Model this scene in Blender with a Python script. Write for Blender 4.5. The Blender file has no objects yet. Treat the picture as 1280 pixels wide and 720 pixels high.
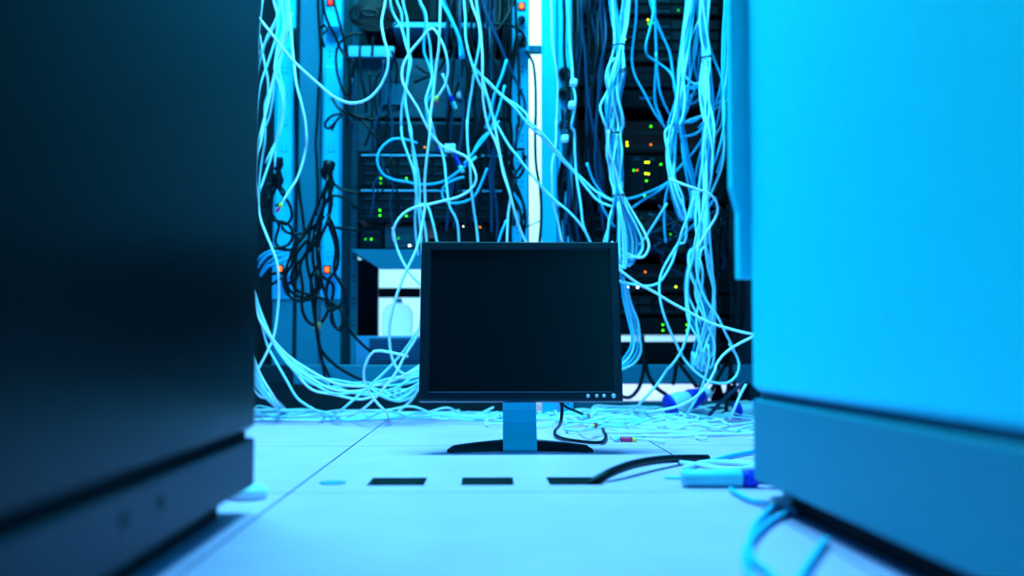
import bpy, math, random
from mathutils import Vector, Matrix
S = bpy.context.scene
COL = S.collection
random.seed(11)

# ------------------------------------------------------------------ camera
F = 1244.0                      # focal length for a 1280 px wide frame
H = 0.195                       # lens height above the floor
PITCH = math.atan(72.0 / F)
YAW = math.atan(31.0 / F)
cam_d = bpy.data.cameras.new('camera')
cam_d.sensor_width = 36.0
cam_d.lens = F * 36.0 / 1280.0
cam_d.clip_start = 0.02
cam_d.dof.use_dof = True
cam_d.dof.focus_distance = 1.95
cam_d.dof.aperture_fstop = 2.0
cam = bpy.data.objects.new('camera', cam_d)
COL.objects.link(cam)
cam.location = (0, 0, H)
CROT = Matrix.Rotation(-YAW, 3, 'Z') @ Matrix.Rotation(math.pi / 2 + PITCH, 3, 'X')
cam.rotation_euler = CROT.to_euler()
S.camera = cam

# ------------------------------------------------------------------ light
w = bpy.data.worlds.new('world')
S.world = w
w.use_nodes = True
w.node_tree.nodes['Background'].inputs[0].default_value = (0.01, 0.10, 0.22, 1)
w.node_tree.nodes['Background'].inputs[1].default_value = 0.1
S.view_settings.view_transform = 'Standard'
S.view_settings.look = 'None'
S.view_settings.gamma = 1.0
S.view_settings.use_curve_mapping = False
S.view_settings.exposure = 0.0
BLUE = (0.085, 0.73, 1.0)
BACK = (0.34, 0.95, 1.0)


def area(name, loc, sx, sy, power, col=BLUE, rot=(0, 0, 0)):
    d = bpy.data.lights.new(name, 'AREA')
    d.shape = 'RECTANGLE'
    d.size, d.size_y = sx, sy
    d.energy, d.color = power, col
    o = bpy.data.objects.new(name, d)
    COL.objects.link(o)
    o.location, o.rotation_euler = loc, rot
    return o


area('lamp_over_racks', (-0.25, 2.0, 2.42), 1.2, 0.6, 180)
area('lamp_over_aisle', (0.05, 0.55, 2.42), 0.5, 0.9, 2.5)
area('lamp_behind_racks', (0.1, 4.5, 2.42), 2.0, 0.6, 150, BACK)


# ------------------------------------------------------------------ pixel <-> place
def ray(px, py):
    return CROT @ Vector((px - 640.0, 360.0 - py, -F))


def PY(px, py, Y):
    d = ray(px, py)
    t = Y / d.y
    return Vector((d.x * t, Y, H + d.z * t))


def PZ(px, py, z=0.0):
    d = ray(px, py)
    t = (z - H) / d.z
    return Vector((d.x * t, d.y * t, z))


def X(px, Y): return PY(px, 300, Y).x
def Z(py, Y, px=640): return PY(px, py, Y).z


# ------------------------------------------------------------------ materials
MATS = {}


def mat(name, col, rough=0.5, metal=0.0, spec=0.28, noise=0.0, nscale=20.0, emit=0.0, bump=0.0, coat=0.0):
    if name in MATS:
        return MATS[name]
    m = bpy.data.materials.new(name)
    m.use_nodes = True
    nt = m.node_tree
    b = nt.nodes['Principled BSDF']
    b.inputs['Base Color'].default_value = (*col, 1)
    b.inputs['Roughness'].default_value = rough
    b.inputs['Metallic'].default_value = metal
    b.inputs['Specular IOR Level'].default_value = spec
    b.inputs['Coat Weight'].default_value = coat
    if emit:
        b.inputs['Emission Color'].default_value = (*col, 1)
        b.inputs['Emission Strength'].default_value = emit
    if noise or bump:
        tc = nt.nodes.new('ShaderNodeTexCoord')
        n = nt.nodes.new('ShaderNodeTexNoise')
        n.inputs['Scale'].default_value = nscale
        n.inputs['Detail'].default_value = 4
        nt.links.new(tc.outputs['Object'], n.inputs['Vector'])
        if noise:
            r = nt.nodes.new('ShaderNodeValToRGB')
            r.color_ramp.elements[0].position = 0.3
            r.color_ramp.elements[1].position = 0.7
            r.color_ramp.elements[0].color = (*[c * (1 - noise) for c in col], 1)
            r.color_ramp.elements[1].color = (*[min(1, c * (1 + noise * .5)) for c in col], 1)
            nt.links.new(n.outputs['Fac'], r.inputs['Fac'])
            nt.links.new(r.outputs['Color'], b.inputs['Base Color'])
        if bump:
            bp = nt.nodes.new('ShaderNodeBump')
            bp.inputs['Strength'].default_value = bump
            bp.inputs['Distance'].default_value = 0.001
            nt.links.new(n.outputs['Fac'], bp.inputs['Height'])
            nt.links.new(bp.outputs['Normal'], b.inputs['Normal'])
    MATS[name] = m
    return m


FLOOR = mat('floor_laminate', (0.95, 0.44, 0.76), 0.42, noise=0.06, nscale=9)
JOINT = mat('floor_joint', (0.12, 0.16, 0.2), 0.8)
PIT = mat('floor_pit', (0.6, 0.35, 0.14), 0.9, noise=0.3)
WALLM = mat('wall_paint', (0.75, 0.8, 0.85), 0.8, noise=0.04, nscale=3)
DIM = mat('bounce_cut_dark', (0.05, 0.09, 0.12), 0.9, noise=0.06, nscale=3, spec=.1)  # unseen walls made dark to cut reflections and bounced light
CEILM = mat('ceiling_tile', (0.10, 0.14, 0.18), 0.9, noise=0.05, nscale=30)  # unseen ceiling, darkened likewise against bounced light
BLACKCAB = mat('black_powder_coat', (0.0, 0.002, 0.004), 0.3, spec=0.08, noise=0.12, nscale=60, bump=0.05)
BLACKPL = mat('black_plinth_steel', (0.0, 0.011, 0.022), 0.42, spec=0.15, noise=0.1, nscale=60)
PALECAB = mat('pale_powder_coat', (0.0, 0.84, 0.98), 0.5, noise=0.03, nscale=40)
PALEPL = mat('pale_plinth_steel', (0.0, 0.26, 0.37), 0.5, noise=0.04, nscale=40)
RAIL = mat('pale_rack_steel', (0.0, 0.48, 0.80), 0.5, noise=0.06, nscale=15)
COVER = mat('blue_grey_rack_steel', (0.0, 0.17, 0.28), 0.6, noise=0.06, nscale=8)
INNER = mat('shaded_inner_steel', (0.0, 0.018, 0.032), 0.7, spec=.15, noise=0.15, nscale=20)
HOLE = mat('rail_hole_black', (0.005, 0.01, 0.015), 0.9)
CHASSIS = mat('server_chassis_steel', (0.0, 0.04, 0.07), 0.6, noise=0.15, nscale=30)
FACE = mat('server_face_plastic', (0.0, 0.007, 0.014), 0.5, spec=.15, noise=0.1, nscale=40)
FACE2 = mat('server_face_blue_grey', (0.0, 0.045, 0.08), 0.6, noise=0.12, nscale=40)
BEZELM = mat('black_monitor_plastic', (0.0005, 0.010, 0.020), 0.42, bump=0.1, nscale=400)
SCREEN = mat('monitor_screen_glass', (0.0, 0.004, 0.007), 0.3, spec=0.25)
SILVER = mat('silver_plastic', (0.0, 0.72, 0.92), 0.4)
BUTTON = mat('silver_button', (0.55, 0.62, 0.66), 0.3, metal=0.3)
WHITEC = mat('pale_cable_jacket', (0.42, 0.77, 0.92), 0.5)
WHITEC2 = mat('white_cable_jacket', (0.85, 0.88, 0.96), 0.5)
BLUEC = mat('cyan_cable_jacket', (0.02, 0.50, 0.80), 0.5)
BLUED = mat('deep_cyan_cable_jacket', (0.0, 0.28, 0.55), 0.5)
BLACKC = mat('black_cable_jacket', (0.0, 0.003, 0.007), 0.45, spec=.2)
NAVYC = mat('navy_cable_jacket', (0.0, 0.035, 0.10), 0.45)
BLUEP = mat('deep_blue_plastic', (0.008, 0.03, 0.55), 0.4)
PALEP = mat('pale_plastic', (0.62, 0.80, 0.84), 0.4)
CLEARP = mat('aqua_plastic', (0.16, 0.66, 0.72), 0.35)
REDP = mat('red_plastic', (1.0, 0.03, 0.12), 0.4)
YELP = mat('yellow_plastic', (0.9, 0.85, 0.08), 0.4)
TIEM = mat('dark_cable_tie', (0.02, 0.05, 0.08), 0.5)
TANM = mat('tan_tape', (0.5, 0.28, 0.12), 0.7)
LABELM = mat('pale_tag_paper', (0.7, 0.88, 0.92), 0.7)
FOOTM = mat('white_rubber_foot', (0.8, 0.85, 0.88), 0.6)
LEDG = mat('green_led', (0.035, 0.85, 0.004), emit=6)
LEDGD = mat('dim_green_led', (0.03, 0.8, 0.01), emit=1.6)
LEDY = mat('yellow_led', (0.7, 0.95, 0.01), emit=7)
LEDO = mat('orange_led', (1.0, 0.22, 0.01), emit=3)
LEDW = mat('white_led', (0.8, 0.95, 1.0), emit=12)
SWO = mat('orange_lit_switch', (1.0, 0.12, 0.01), emit=2.2)
SWR = mat('red_lit_switch', (1.0, 0.03, 0.02), emit=1.2)
LAMPD = mat('lamp_diffuser', BLUE, emit=1.5)


# ------------------------------------------------------------------ mesh builder
class MB:
    def __init__(s):
        s.v, s.f, s.mi, s.sm, s.mats = [], [], [], [], []

    def m(s, material):
        if material not in s.mats:
            s.mats.append(material)
        return s.mats.index(material)

    def add(s, vs, fs, material, smooth=False):
        o, k = len(s.v), s.m(material)
        s.v += [tuple(v) for v in vs]
        for f in fs:
            s.f.append([i + o for i in f])
            s.mi.append(k)
            s.sm.append(smooth)

    def box(s, x0, x1, y0, y1, z0, z1, material, bev=0.0, M=None):
        if x1 < x0: x0, x1 = x1, x0
        if z1 < z0: z0, z1 = z1, z0
        if y1 < y0: y0, y1 = y1, y0
        b = min(bev, (x1 - x0) / 2.2, (y1 - y0) / 2.2, (z1 - z0) / 2.2)
        if b <= 0:
            vs = [Vector((x, y, z)) for z in (z0, z1) for y in (y0, y1) for x in (x0, x1)]
            fs = [(0, 2, 3, 1), (4, 5, 7, 6), (0, 1, 5, 4), (2, 6, 7, 3), (0, 4, 6, 2), (1, 3, 7, 5)]
        else:
            def ring(z, i):
                return [Vector(p) for p in ((x0 + i + b, y0 + i, z), (x1 - i - b, y0 + i, z), (x1 - i, y0 + i + b, z), (x1 - i, y1 - i - b, z),
                                            (x1 - i - b, y1 - i, z), (x0 + i + b, y1 - i, z), (x0 + i, y1 - i - b, z), (x0 + i, y0 + i + b, z))]
            vs = ring(z0, b * .9) + ring(z0 + b, 0) + ring(z1 - b, 0) + ring(z1, b * .9)
            fs = [tuple(range(7, -1, -1)), tuple(range(24, 32))]
            for r in range(3):
                for k in range(8):
                    fs.append((r * 8 + k, r * 8 + (k + 1) % 8, r * 8 + 8 + (k + 1) % 8, r * 8 + 8 + k))
        if M is not None:
            vs = [M @ v for v in vs]
        s.add(vs, fs, material)
        return s

    def prism(s, pts, a, b, axis, material):
        """pts is a closed outline; extruded from a to b along axis"""
        def mk(p, h):
            if axis == 'x': return (h, p[0], p[1])
            if axis == 'y': return (p[0], h, p[1])
            return (p[0], p[1], h)
        n = len(pts)
        vs = [mk(p, a) for p in pts] + [mk(p, b) for p in pts]
        fs = [tuple(range(n - 1, -1, -1)), tuple(range(n, 2 * n))] + [(i, (i + 1) % n, n + (i + 1) % n, n + i) for i in range(n)]
        s.add(vs, fs, material)
        return s

    def lathe(s, base, axis, prof, material, n=16, smooth=True):
        """prof: (distance along axis, radius)"""
        axis = Vector(axis).normalized()
        u = axis.orthogonal().normalized()
        v = axis.cross(u)
        base = Vector(base)
        vs, fs = [], []
        for (d, r) in prof:
            for k in range(n):
                a = 2 * math.pi * k / n
                vs.append(base + axis * d + (u * math.cos(a) + v * math.sin(a)) * max(r, 1e-5))
        for i in range(len(prof) - 1):
            for k in range(n):
                fs.append((i * n + k, i * n + (k + 1) % n, (i + 1) * n + (k + 1) % n, (i + 1) * n + k))
        fs.append(tuple(range(n - 1, -1, -1)))
        fs.append(tuple((len(prof) - 1) * n + k for k in range(n)))
        s.add(vs, fs, material, smooth)
        return s

    def tube(s, pts, r, material, n=8):
        T = []
        for i in range(len(pts)):
            a, b = pts[max(0, i - 1)], pts[min(len(pts) - 1, i + 1)]
            d = b - a
            T.append(d.normalized() if d.length > 1e-9 else Vector((0, 0, 1)))
        u = T[0].orthogonal().normalized()
        vs, fs = [], []
        for i, p in enumerate(pts):
            u = (u - T[i] * u.dot(T[i]))
            u = u.normalized() if u.length > 1e-6 else T[i].orthogonal().normalized()
            v = T[i].cross(u)
            for k in range(n):
                a = 2 * math.pi * k / n
                vs.append(p + (u * math.cos(a) + v * math.sin(a)) * r)
        for i in range(len(pts) - 1):
            for k in range(n):
                fs.append((i * n + k, i * n + (k + 1) % n, (i + 1) * n + (k + 1) % n, (i + 1) * n + k))
        fs.append(tuple(range(n - 1, -1, -1)))
        fs.append(tuple((len(pts) - 1) * n + k for k in range(n)))
        s.add(vs, fs, material, True)
        return s

    def build(s, name, parent=None, label=None, cat=None, group=None, kind=None, origin=None):
        me = bpy.data.meshes.new(name)
        o_ = Vector(origin) if origin is not None else Vector((0, 0, 0))
        if parent is not None and origin is None:
            o_ = parent.matrix_world.translation.copy() if False else Vector(parent.get('_o', (0, 0, 0)))
        me.from_pydata([tuple(Vector(v) - o_) for v in s.v], [], s.f)
        for m_ in s.mats:
            me.materials.append(m_)
        me.polygons.foreach_set('material_index', s.mi)
        me.polygons.foreach_set('use_smooth', s.sm)
        me.update()
        o = bpy.data.objects.new(name, me)
        COL.objects.link(o)
        if parent is not None:
            o.parent = parent
            o.location = (0, 0, 0)
            o['_o'] = tuple(parent.get('_o', (0, 0, 0)))
        else:
            o.location = o_
        tag(o, label, cat, group, kind)
        return o


def tag(o, label=None, cat=None, group=None, kind=None):
    if label: o['label'] = label
    if cat: o['category'] = cat
    if group: o['group'] = group
    if kind: o['kind'] = kind
    return o


def thing(name, loc, label, cat, group=None):
    o = bpy.data.objects.new(name, None)
    COL.objects.link(o)
    o.location = loc
    o.empty_display_size = 0.05
    o['_o'] = tuple(loc)
    tag(o, label, cat, group)
    return o


# ------------------------------------------------------------------ room shell
X0, X1 = -1.15, 1.35
Y0, Y1 = -1.6, 5.4
ZC = 2.5
jl, jr = PZ(480, 528).x, PZ(811, 551).x
TW = jr - jl
jy = PZ(640, 615).y
jy2 = PZ(640, 557).y
TD = jy2 - jy
g = 0.0016
xj = [jl + k * TW for k in range(-6, 8) if X0 < jl + k * TW < X1]
yj = [jy + k * TD for k in range(-6, 8) if Y0 < jy + k * TD < Y1]
slots = []
ya, yb = PZ(500, 607).y, PZ(500, 597).y
for (a, b) in ((462, 532), (577, 642), (685, 752)):
    slots.append((PZ(a, 602).x, PZ(b, 602).x, ya, yb))
xb = sorted({X0, X1, *[v for x in xj for v in (x - g, x + g)], *[v for q in slots for v in q[:2]]})
yb_ = sorted({Y0, Y1, *[v for y in yj for v in (y - g, y + g)], ya, yb})


def level(x, y):
    for q in slots:
        if q[0] < x < q[1] and q[2] < y < q[3]:
            return -0.05
    if any(abs(x - v) < g for v in xj) or any(abs(y - v) < g for v in yj):
        return -0.003
    return 0.0


fl = MB()
L = [[level((xb[i] + xb[i + 1]) / 2, (yb_[j] + yb_[j + 1]) / 2) for j in range(len(yb_) - 1)] for i in range(len(xb) - 1)]
for i in range(len(xb) - 1):
    for j in range(len(yb_) - 1):
        z = L[i][j]
        m_ = FLOOR if z == 0 else JOINT if z > -0.01 else PIT
        fl.add([(xb[i], yb_[j], z), (xb[i + 1], yb_[j], z), (xb[i + 1], yb_[j + 1], z), (xb[i], yb_[j + 1], z)], [(0, 1, 2, 3)], m_)
        if i + 1 < len(xb) - 1 and L[i + 1][j] != z:
            x, z2 = xb[i + 1], L[i + 1][j]
            fl.add([(x, yb_[j], z), (x, yb_[j + 1], z), (x, yb_[j + 1], z2), (x, yb_[j], z2)], [(0, 1, 2, 3)], JOINT)
        if j + 1 < len(yb_) - 1 and L[i][j + 1] != z:
            y, z2 = yb_[j + 1], L[i][j + 1]
            fl.add([(xb[i], y, z), (xb[i + 1], y, z), (xb[i + 1], y, z2), (xb[i], y, z2)], [(0, 1, 2, 3)], JOINT)
fl.box(X0, X1, Y0, Y1, -0.12, -0.06, PIT)
fl.build('floor', kind='structure')
MB().box(X0, X1, Y0, Y1, ZC, ZC + .05, CEILM).build('ceiling', kind='structure')
MB().box(X0, X1, Y1, Y1 + .08, 0, ZC, WALLM).build('wall_back', kind='structure')
pw = MB()  # added unseen baffle, keeps the rear lamp from spilling past the racks
pw.box(X0, X(213, 2.83), 3.0, 3.06, 0, ZC, DIM)
pw.box(X(946.5, 2.83), X1, 3.0, 3.06, 0, ZC, DIM)
pw.box(X(213, 2.83), X(946.5, 2.83), 3.0, 3.06, 2.282, ZC, DIM)
pw.build('wall_light_baffle', kind='structure')
MB().box(X0, X1, Y0 - .08, Y0, 0, ZC, DIM).build('wall_front', kind='structure')
MB().box(X0 - .08, X0, Y0, Y1, 0, ZC, DIM).build('wall_left', kind='structure')
MB().box(X1, X1 + .08, Y0, Y1, 0, ZC, DIM).build('wall_right', kind='structure')

# round lifting-hole cap in the floor tile
c = PZ(416, 604)
t = MB().lathe((c.x, c.y, 0), (0, 0, 1), [(0, .019), (.0016, .019), (.0018, .012), (.0004, .011)], mat('grey_floor_cap', (.06, .28, .4), .5), 24)
t.build('floor_cap', None, 'small grey round cap in the floor tile, beside the three square cut-outs', 'floor cap', origin=(c.x, c.y, 0))


# ------------------------------------------------------------------ the two near cabinets
def near_cabinet(side):
    """side -1 = black one, +1 = pale one; built in its own frame, face along the aisle"""
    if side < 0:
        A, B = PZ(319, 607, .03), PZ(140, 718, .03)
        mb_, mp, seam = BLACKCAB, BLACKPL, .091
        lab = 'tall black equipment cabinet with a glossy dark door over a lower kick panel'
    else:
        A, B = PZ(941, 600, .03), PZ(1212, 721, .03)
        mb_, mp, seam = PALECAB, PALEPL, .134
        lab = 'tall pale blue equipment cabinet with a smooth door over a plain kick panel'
    d = (B - A); d.z = 0; d.normalize()
    ang = math.atan2(d.y, d.x)
    root = thing('equipment_cabinet', (A.x, A.y, 0), lab, 'cabinet')
    root['_o'] = (0, 0, 0)
    # local x runs from the far corner towards the camera; local y points away from the aisle
    root.rotation_euler = (0, 0, ang)
    s = -1 if side < 0 else 1
    # for the black one (aisle on its +X side) local y away from aisle is negative world x
    sy = 1 if (Matrix.Rotation(ang, 3, 'Z') @ Vector((0, 1, 0))).x * side > 0 else -1
    Lc = 1.32
    yb2 = sy * .55
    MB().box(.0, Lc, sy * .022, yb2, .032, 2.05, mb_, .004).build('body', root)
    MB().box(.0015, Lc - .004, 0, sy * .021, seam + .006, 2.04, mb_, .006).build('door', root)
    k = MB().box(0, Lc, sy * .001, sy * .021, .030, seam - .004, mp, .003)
    if side < 0:
        for px, py in ((157, 650), (202, 628)):
            # the two round fixing holes of the kick panel, each a recessed ring
            r = ray(px, py)
            # ray against the vertical face plane through A along d
            n = Vector((-d.y, d.x, 0))
            tt = (A - Vector((0, 0, H))).dot(n) / r.dot(n)
            p = Vector((0, 0, H)) + r * tt
            lx = (p - A).dot(d)
            k.lathe((lx, sy * .0015, p.z), (0, -sy, 0), [(0, .0062), (.0012, .0062), (.0014, .0045), (.0004, .004)], HOLE, 20)
    k.build('kick_panel', root)
    for lx in ((.03,) if side > 0 else ()):
        f = MB().lathe((lx, sy * .035, 0), (0, 0, 1), [(0, .022), (.006, .024), (.012, .022), (.014, .008), (.032, .008)], FOOTM, 20)
        f.build('foot', root)
    for lx in (.03,):
        f = MB().lathe((lx, sy * .525, 0), (0, 0, 1), [(0, .022), (.006, .024), (.012, .022), (.014, .008), (.032, .008)], FOOTM, 20)
        f.build('foot', root)
    MB().box(.0005, Lc - .002, sy * .012, sy * .0215, seam - .0039, seam + .0059, HOLE if side < 0 else COVER).build('seam_shade_strip', root)  # strip added in the seam, stands for its shade and blocks light
    MB().box(.06, Lc - .02, sy * .028, sy * .5, .0005, .0315, HOLE).build('under_gap_shade', root)  # black block standing in for the shade under the cabinet
    if side < 0:
        p = PZ(309, 623)
        lx, ly = (p - A).dot(d), (p - A).dot(Vector((-d.y, d.x, 0)))
        MB().lathe((lx, ly, 0), (0, 0, 1), [(0, .024), (.008, .026), (.016, .022), (.018, .006), (.028, .006)], FOOTM, 24).build('foot', root, 'white levelling foot at the corner')
    # far end: folded flange
    if side > 0:
        z0, z1 = Z(345, 1.2), Z(228, 1.2)
        fl_ = MB().prism([(.008, z0), (-.012, z0), (-.012, z1 - .03), (-.020, z1), (-.020, 2.0), (.008, 2.0)], -.022, -.004, 'x', PALECAB)
        # outline is given across the aisle: flip for the side
        fl_.v = [(v[0], v[1] * sy, v[2]) for v in fl_.v]
        fl_.build('end_flange', root)
    # hinge knuckles high on the far edge, out of the frame but part of the door
    hd = MB().box(Lc * .5, Lc * .5 + .03, -sy * .012, sy * .002, 1.0, 1.14, BLACKCAB if side < 0 else SILVER, .004)
    hd.build('handle', root)
    return root


near_cabinet(-1)
near_cabinet(1)

# ------------------------------------------------------------------ the monitor
Ym = 1.80
bc = PY(651.5, 501, Ym)
mon = thing('monitor', (bc.x, PZ(650, 565).y, 0), 'black flat-panel computer monitor, switched off, on a silver stand on the floor', 'monitor')
W2, HM = .1845, .300
TILT = Matrix.Translation(bc) @ Matrix.Rotation(math.radians(-11), 4, 'X') @ Matrix.Rotation(0, 4, 'Z')


def mon_pt(x, y, z):
    return TILT @ Vector((x, y, z))


def frame_ring(mb, o, i, y0, y1, m_):
    """front frame: outer rect o, inner rect i, sloping from y0 at the outer edge to y1 at the opening"""
    ox0, ox1, oz0, oz1 = o
    ix0, ix1, iz0, iz1 = i
    P = lambda x, y, z: mon_pt(x, y, z)
    e = .003
    A = [P(ox0, y0 + .004, oz0), P(ox1, y0 + .004, oz0), P(ox1, y0 + .004, oz1), P(ox0, y0 + .004, oz1)]
    B = [P(ox0 + e, y0, oz0 + e), P(ox1 - e, y0, oz0 + e), P(ox1 - e, y0, oz1 - e), P(ox0 + e, y0, oz1 - e)]
    C = [P(ix0 - .003, y0, iz0 - .003), P(ix1 + .003, y0, iz0 - .003), P(ix1 + .003, y0, iz1 + .003), P(ix0 - .003, y0, iz1 + .003)]
    D = [P(ix0, y1, iz0), P(ix1, y1, iz0), P(ix1, y1, iz1), P(ix0, y1, iz1)]
    E = [P(ox0, .024, oz0), P(ox1, .024, oz0), P(ox1, .024, oz1), P(ox0, .024, oz1)]
    vs = A + B + C + D + E
    fs = []
    for a, b in ((16, 0), (0, 4), (4, 8), (8, 12)):
        for k in range(4):
            fs.append((a + k, a + (k + 1) % 4, b + (k + 1) % 4, b + k))
    mb.add(vs, fs, m_)


fr = MB()
IN = (-W2 + .0195, W2 - .0185, .0175, HM - .0155)
frame_ring(fr, (-W2, W2, 0, HM), IN, 0, .005, BEZELM)
bz = fr.build('bezel', mon)
# ridge line above the buttons
rd = MB()
rd.box(IN[0] - .001, IN[1] + .001, -.0012, .001, .0150, .0163, mat('bezel_ridge', (.05, .12, .2), .25), 0, TILT)
rd.build('ridge', bz)
sc_ = MB().box(IN[0] - .001, IN[1] + .001, .0048, .009, IN[2] - .001, IN[3] + .001, SCREEN, 0, TILT)
sc_.build('screen', mon)
bk = MB()
rings = [(0, 1.0, 1.0), (.012, .985, .98), (.022, .86, .8), (.038, .62, .55), (.05, .5, .42)]
vs, fs = [], []
for (d, sx, sz) in rings:
    for (a, b) in ((-1, -1), (-.9, -1), (.9, -1), (1, -1), (1, -.9), (1, .9), (1, 1), (.9, 1), (-.9, 1), (-1, 1), (-1, .9), (-1, -.9)):
        vs.append(mon_pt(a * W2 * sx, .022 + d, HM / 2 + b * HM / 2 * sz))
for r in range(len(rings) - 1):
    for k in range(12):
        fs.append((r * 12 + k, r * 12 + (k + 1) % 12, r * 12 + 12 + (k + 1) % 12, r * 12 + 12 + k))
fs.append(tuple(range((len(rings) - 1) * 12, len(rings) * 12)))
fs.append(tuple(range(11, -1, -1)))
bk.add(vs, fs, BEZELM)
bk.build('back_shell', mon)
for px, r_ in ((735, .0034), (746, .0034), (755, .0034), (767, .0042)):
    bx_ = (px - 651.5) / 691.0
    p = mon_pt(bx_, .001, .0085)
    ax = TILT.to_3x3() @ Vector((0, -1, 0))
    MB().lathe(p, ax, [(0, r_), (.0022, r_), (.0034, r_ * .7), (.0037, r_ * .2)], BUTTON, 16).build('button', mon, None)
# neck and foot
ny = PZ(650, 565).y
cx = bc.x - .0005
nk = MB()
hw = .0312
outl = []
sect = [(ny + .004, 0.0), (ny + .001, .004), (ny + .004, .013), (ny + .018, .030), (ny + .030, .052), (ny + .036, .075), (ny + .040, .20), (ny + .046, .22)]
back = [(ny + .058, .22), (ny + .056, .06), (ny + .05, .02), (ny + .05, 0.0)]
nk.prism(sect + back, cx - hw, cx + hw, 'x', SILVER)
nk.build('stand_neck', mon)
MB().box(cx - .045, cx + .045, ny + .044, ny + .072, .15, .25, BEZELM, .006).build('mount_plate', mon)
# crescent foot in three sweeping sections per side
ft = MB()
n_ = 12
rows = []
for i in range(-n_, n_ + 1):
    s_ = i / n_
    xx = cx + s_ * .134
    yc = ny + .045 - .045 * abs(s_) ** 1.6
    half = .030 - .012 * abs(s_)
    top = .019 - .0085 * abs(s_) ** 1.4
    if abs(i) == n_:
        half *= .55; top *= .45
    rows.append([(xx, yc - half, 0), (xx, yc - half + .001, top * .45), (xx, yc - half * .55, top), (xx, yc + half * .6, top), (xx, yc + half, top * .4), (xx, yc + half, 0)])
vs = [p for r_ in rows for p in r_]
fs = []
for i in range(len(rows) - 1):
    for k in range(6):
        fs.append((i * 6 + k, (i + 1) * 6 + k, (i + 1) * 6 + (k + 1) % 6, i * 6 + (k + 1) % 6))
fs.append(tuple(range(6))); fs.append(tuple(range(len(vs) - 1, len(vs) - 7, -1)))
ft.add(vs, fs, BEZELM)
ft.build('stand_foot', mon)

# ------------------------------------------------------------------ racks
RY = 2.83          # plane of the rack fronts


def xr(px, Y=RY): return X(px, Y)
def zr(py, Y=RY): return Z(py, Y)


ZT = 2.25
ZBASE = .086


def rail_with_holes(mb, xa, xb2, z0, z1, y, m_, step=.0445, thick=.012, cols=(.35, .65)):
    mb.box(xa, xb2, y, y + thick, z0, z1, m_, .001)
    z = z0 + .03
    k = 0
    while z < min(z1, 1.3):
        for c_ in cols:
            xx = xa + (xb2 - xa) * c_
            for dz in (0, .0145):
                mb.box(xx - .0022, xx + .0022, y - .0006, y, z + dz - .0022, z + dz + .0022, HOLE)
        z += step * 1.5
        k += 1


def rack(pxl, spec, label, legs, solid_base):
    root = thing('server_rack', (xr(pxl), RY, 0), label, 'server rack')
    xa, xb2 = spec.get('sides', spec['x'])
    for nm, a, b, m_, holes, y, z0 in spec['front']:
        r = MB()
        if nm == 'floor_shadow_bar':  # dark bar standing in for the shadow on the floor beneath the rack
            r.box(xr(a), xr(b), y, y + .03, .006, .036, m_, .003)
        elif holes:
            rail_with_holes(r, xr(a), xr(b), z0, ZT, y, m_)
        else:
            r.box(xr(a), xr(b), y, y + .02, z0, ZT, m_, .003)
        r.build(nm, root)
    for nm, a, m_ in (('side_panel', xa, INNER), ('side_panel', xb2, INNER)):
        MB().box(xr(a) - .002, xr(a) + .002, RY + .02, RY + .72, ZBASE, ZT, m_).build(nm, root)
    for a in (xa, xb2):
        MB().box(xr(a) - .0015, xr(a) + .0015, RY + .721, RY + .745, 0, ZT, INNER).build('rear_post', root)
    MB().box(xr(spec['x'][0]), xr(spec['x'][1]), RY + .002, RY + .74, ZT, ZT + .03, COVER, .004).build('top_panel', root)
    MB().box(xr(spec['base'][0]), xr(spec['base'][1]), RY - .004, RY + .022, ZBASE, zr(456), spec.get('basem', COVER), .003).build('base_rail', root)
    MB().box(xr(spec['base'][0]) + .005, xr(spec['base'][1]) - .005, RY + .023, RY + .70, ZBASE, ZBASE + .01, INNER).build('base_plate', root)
    for (a, b, dy, m_) in spec.get('fill', ()):  # added panels closing gaps where the rear light leaked through
        MB().box(xr(a, RY + dy), xr(b, RY + dy), RY + dy, RY + dy + .004, ZBASE + .011, ZT - .01, m_).build('leak_filler_panel', root)
    if 'back' in spec:  # added dark sheet, stops rear light showing between the units
        a, b, pz = spec['back']
        MB().box(xr(a, RY + .6), xr(b, RY + .6), RY + .6, RY + .604, Z(pz, RY + .6), ZT - .01, INNER).build('leak_blocking_back', root)
    if solid_base:
        MB().box(xr(spec['base'][0]), xr(spec['base'][1]), RY + .05, RY + .70, 0, ZBASE - .001, mat('dark_plinth', (.015, .04, .05), .7), .003).build('plinth', root)
    else:
        for lx in (spec['base'][0] + 10, spec['base'][1] - 10):
            for ly in (RY + .04, RY + .66):
                MB().lathe((xr(lx), ly, 0), (0, 0, 1), [(0, .026), (.008, .026), (.012, .01), (ZBASE, .01)], INNER, 14).build('leg', root)
    return root


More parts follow.
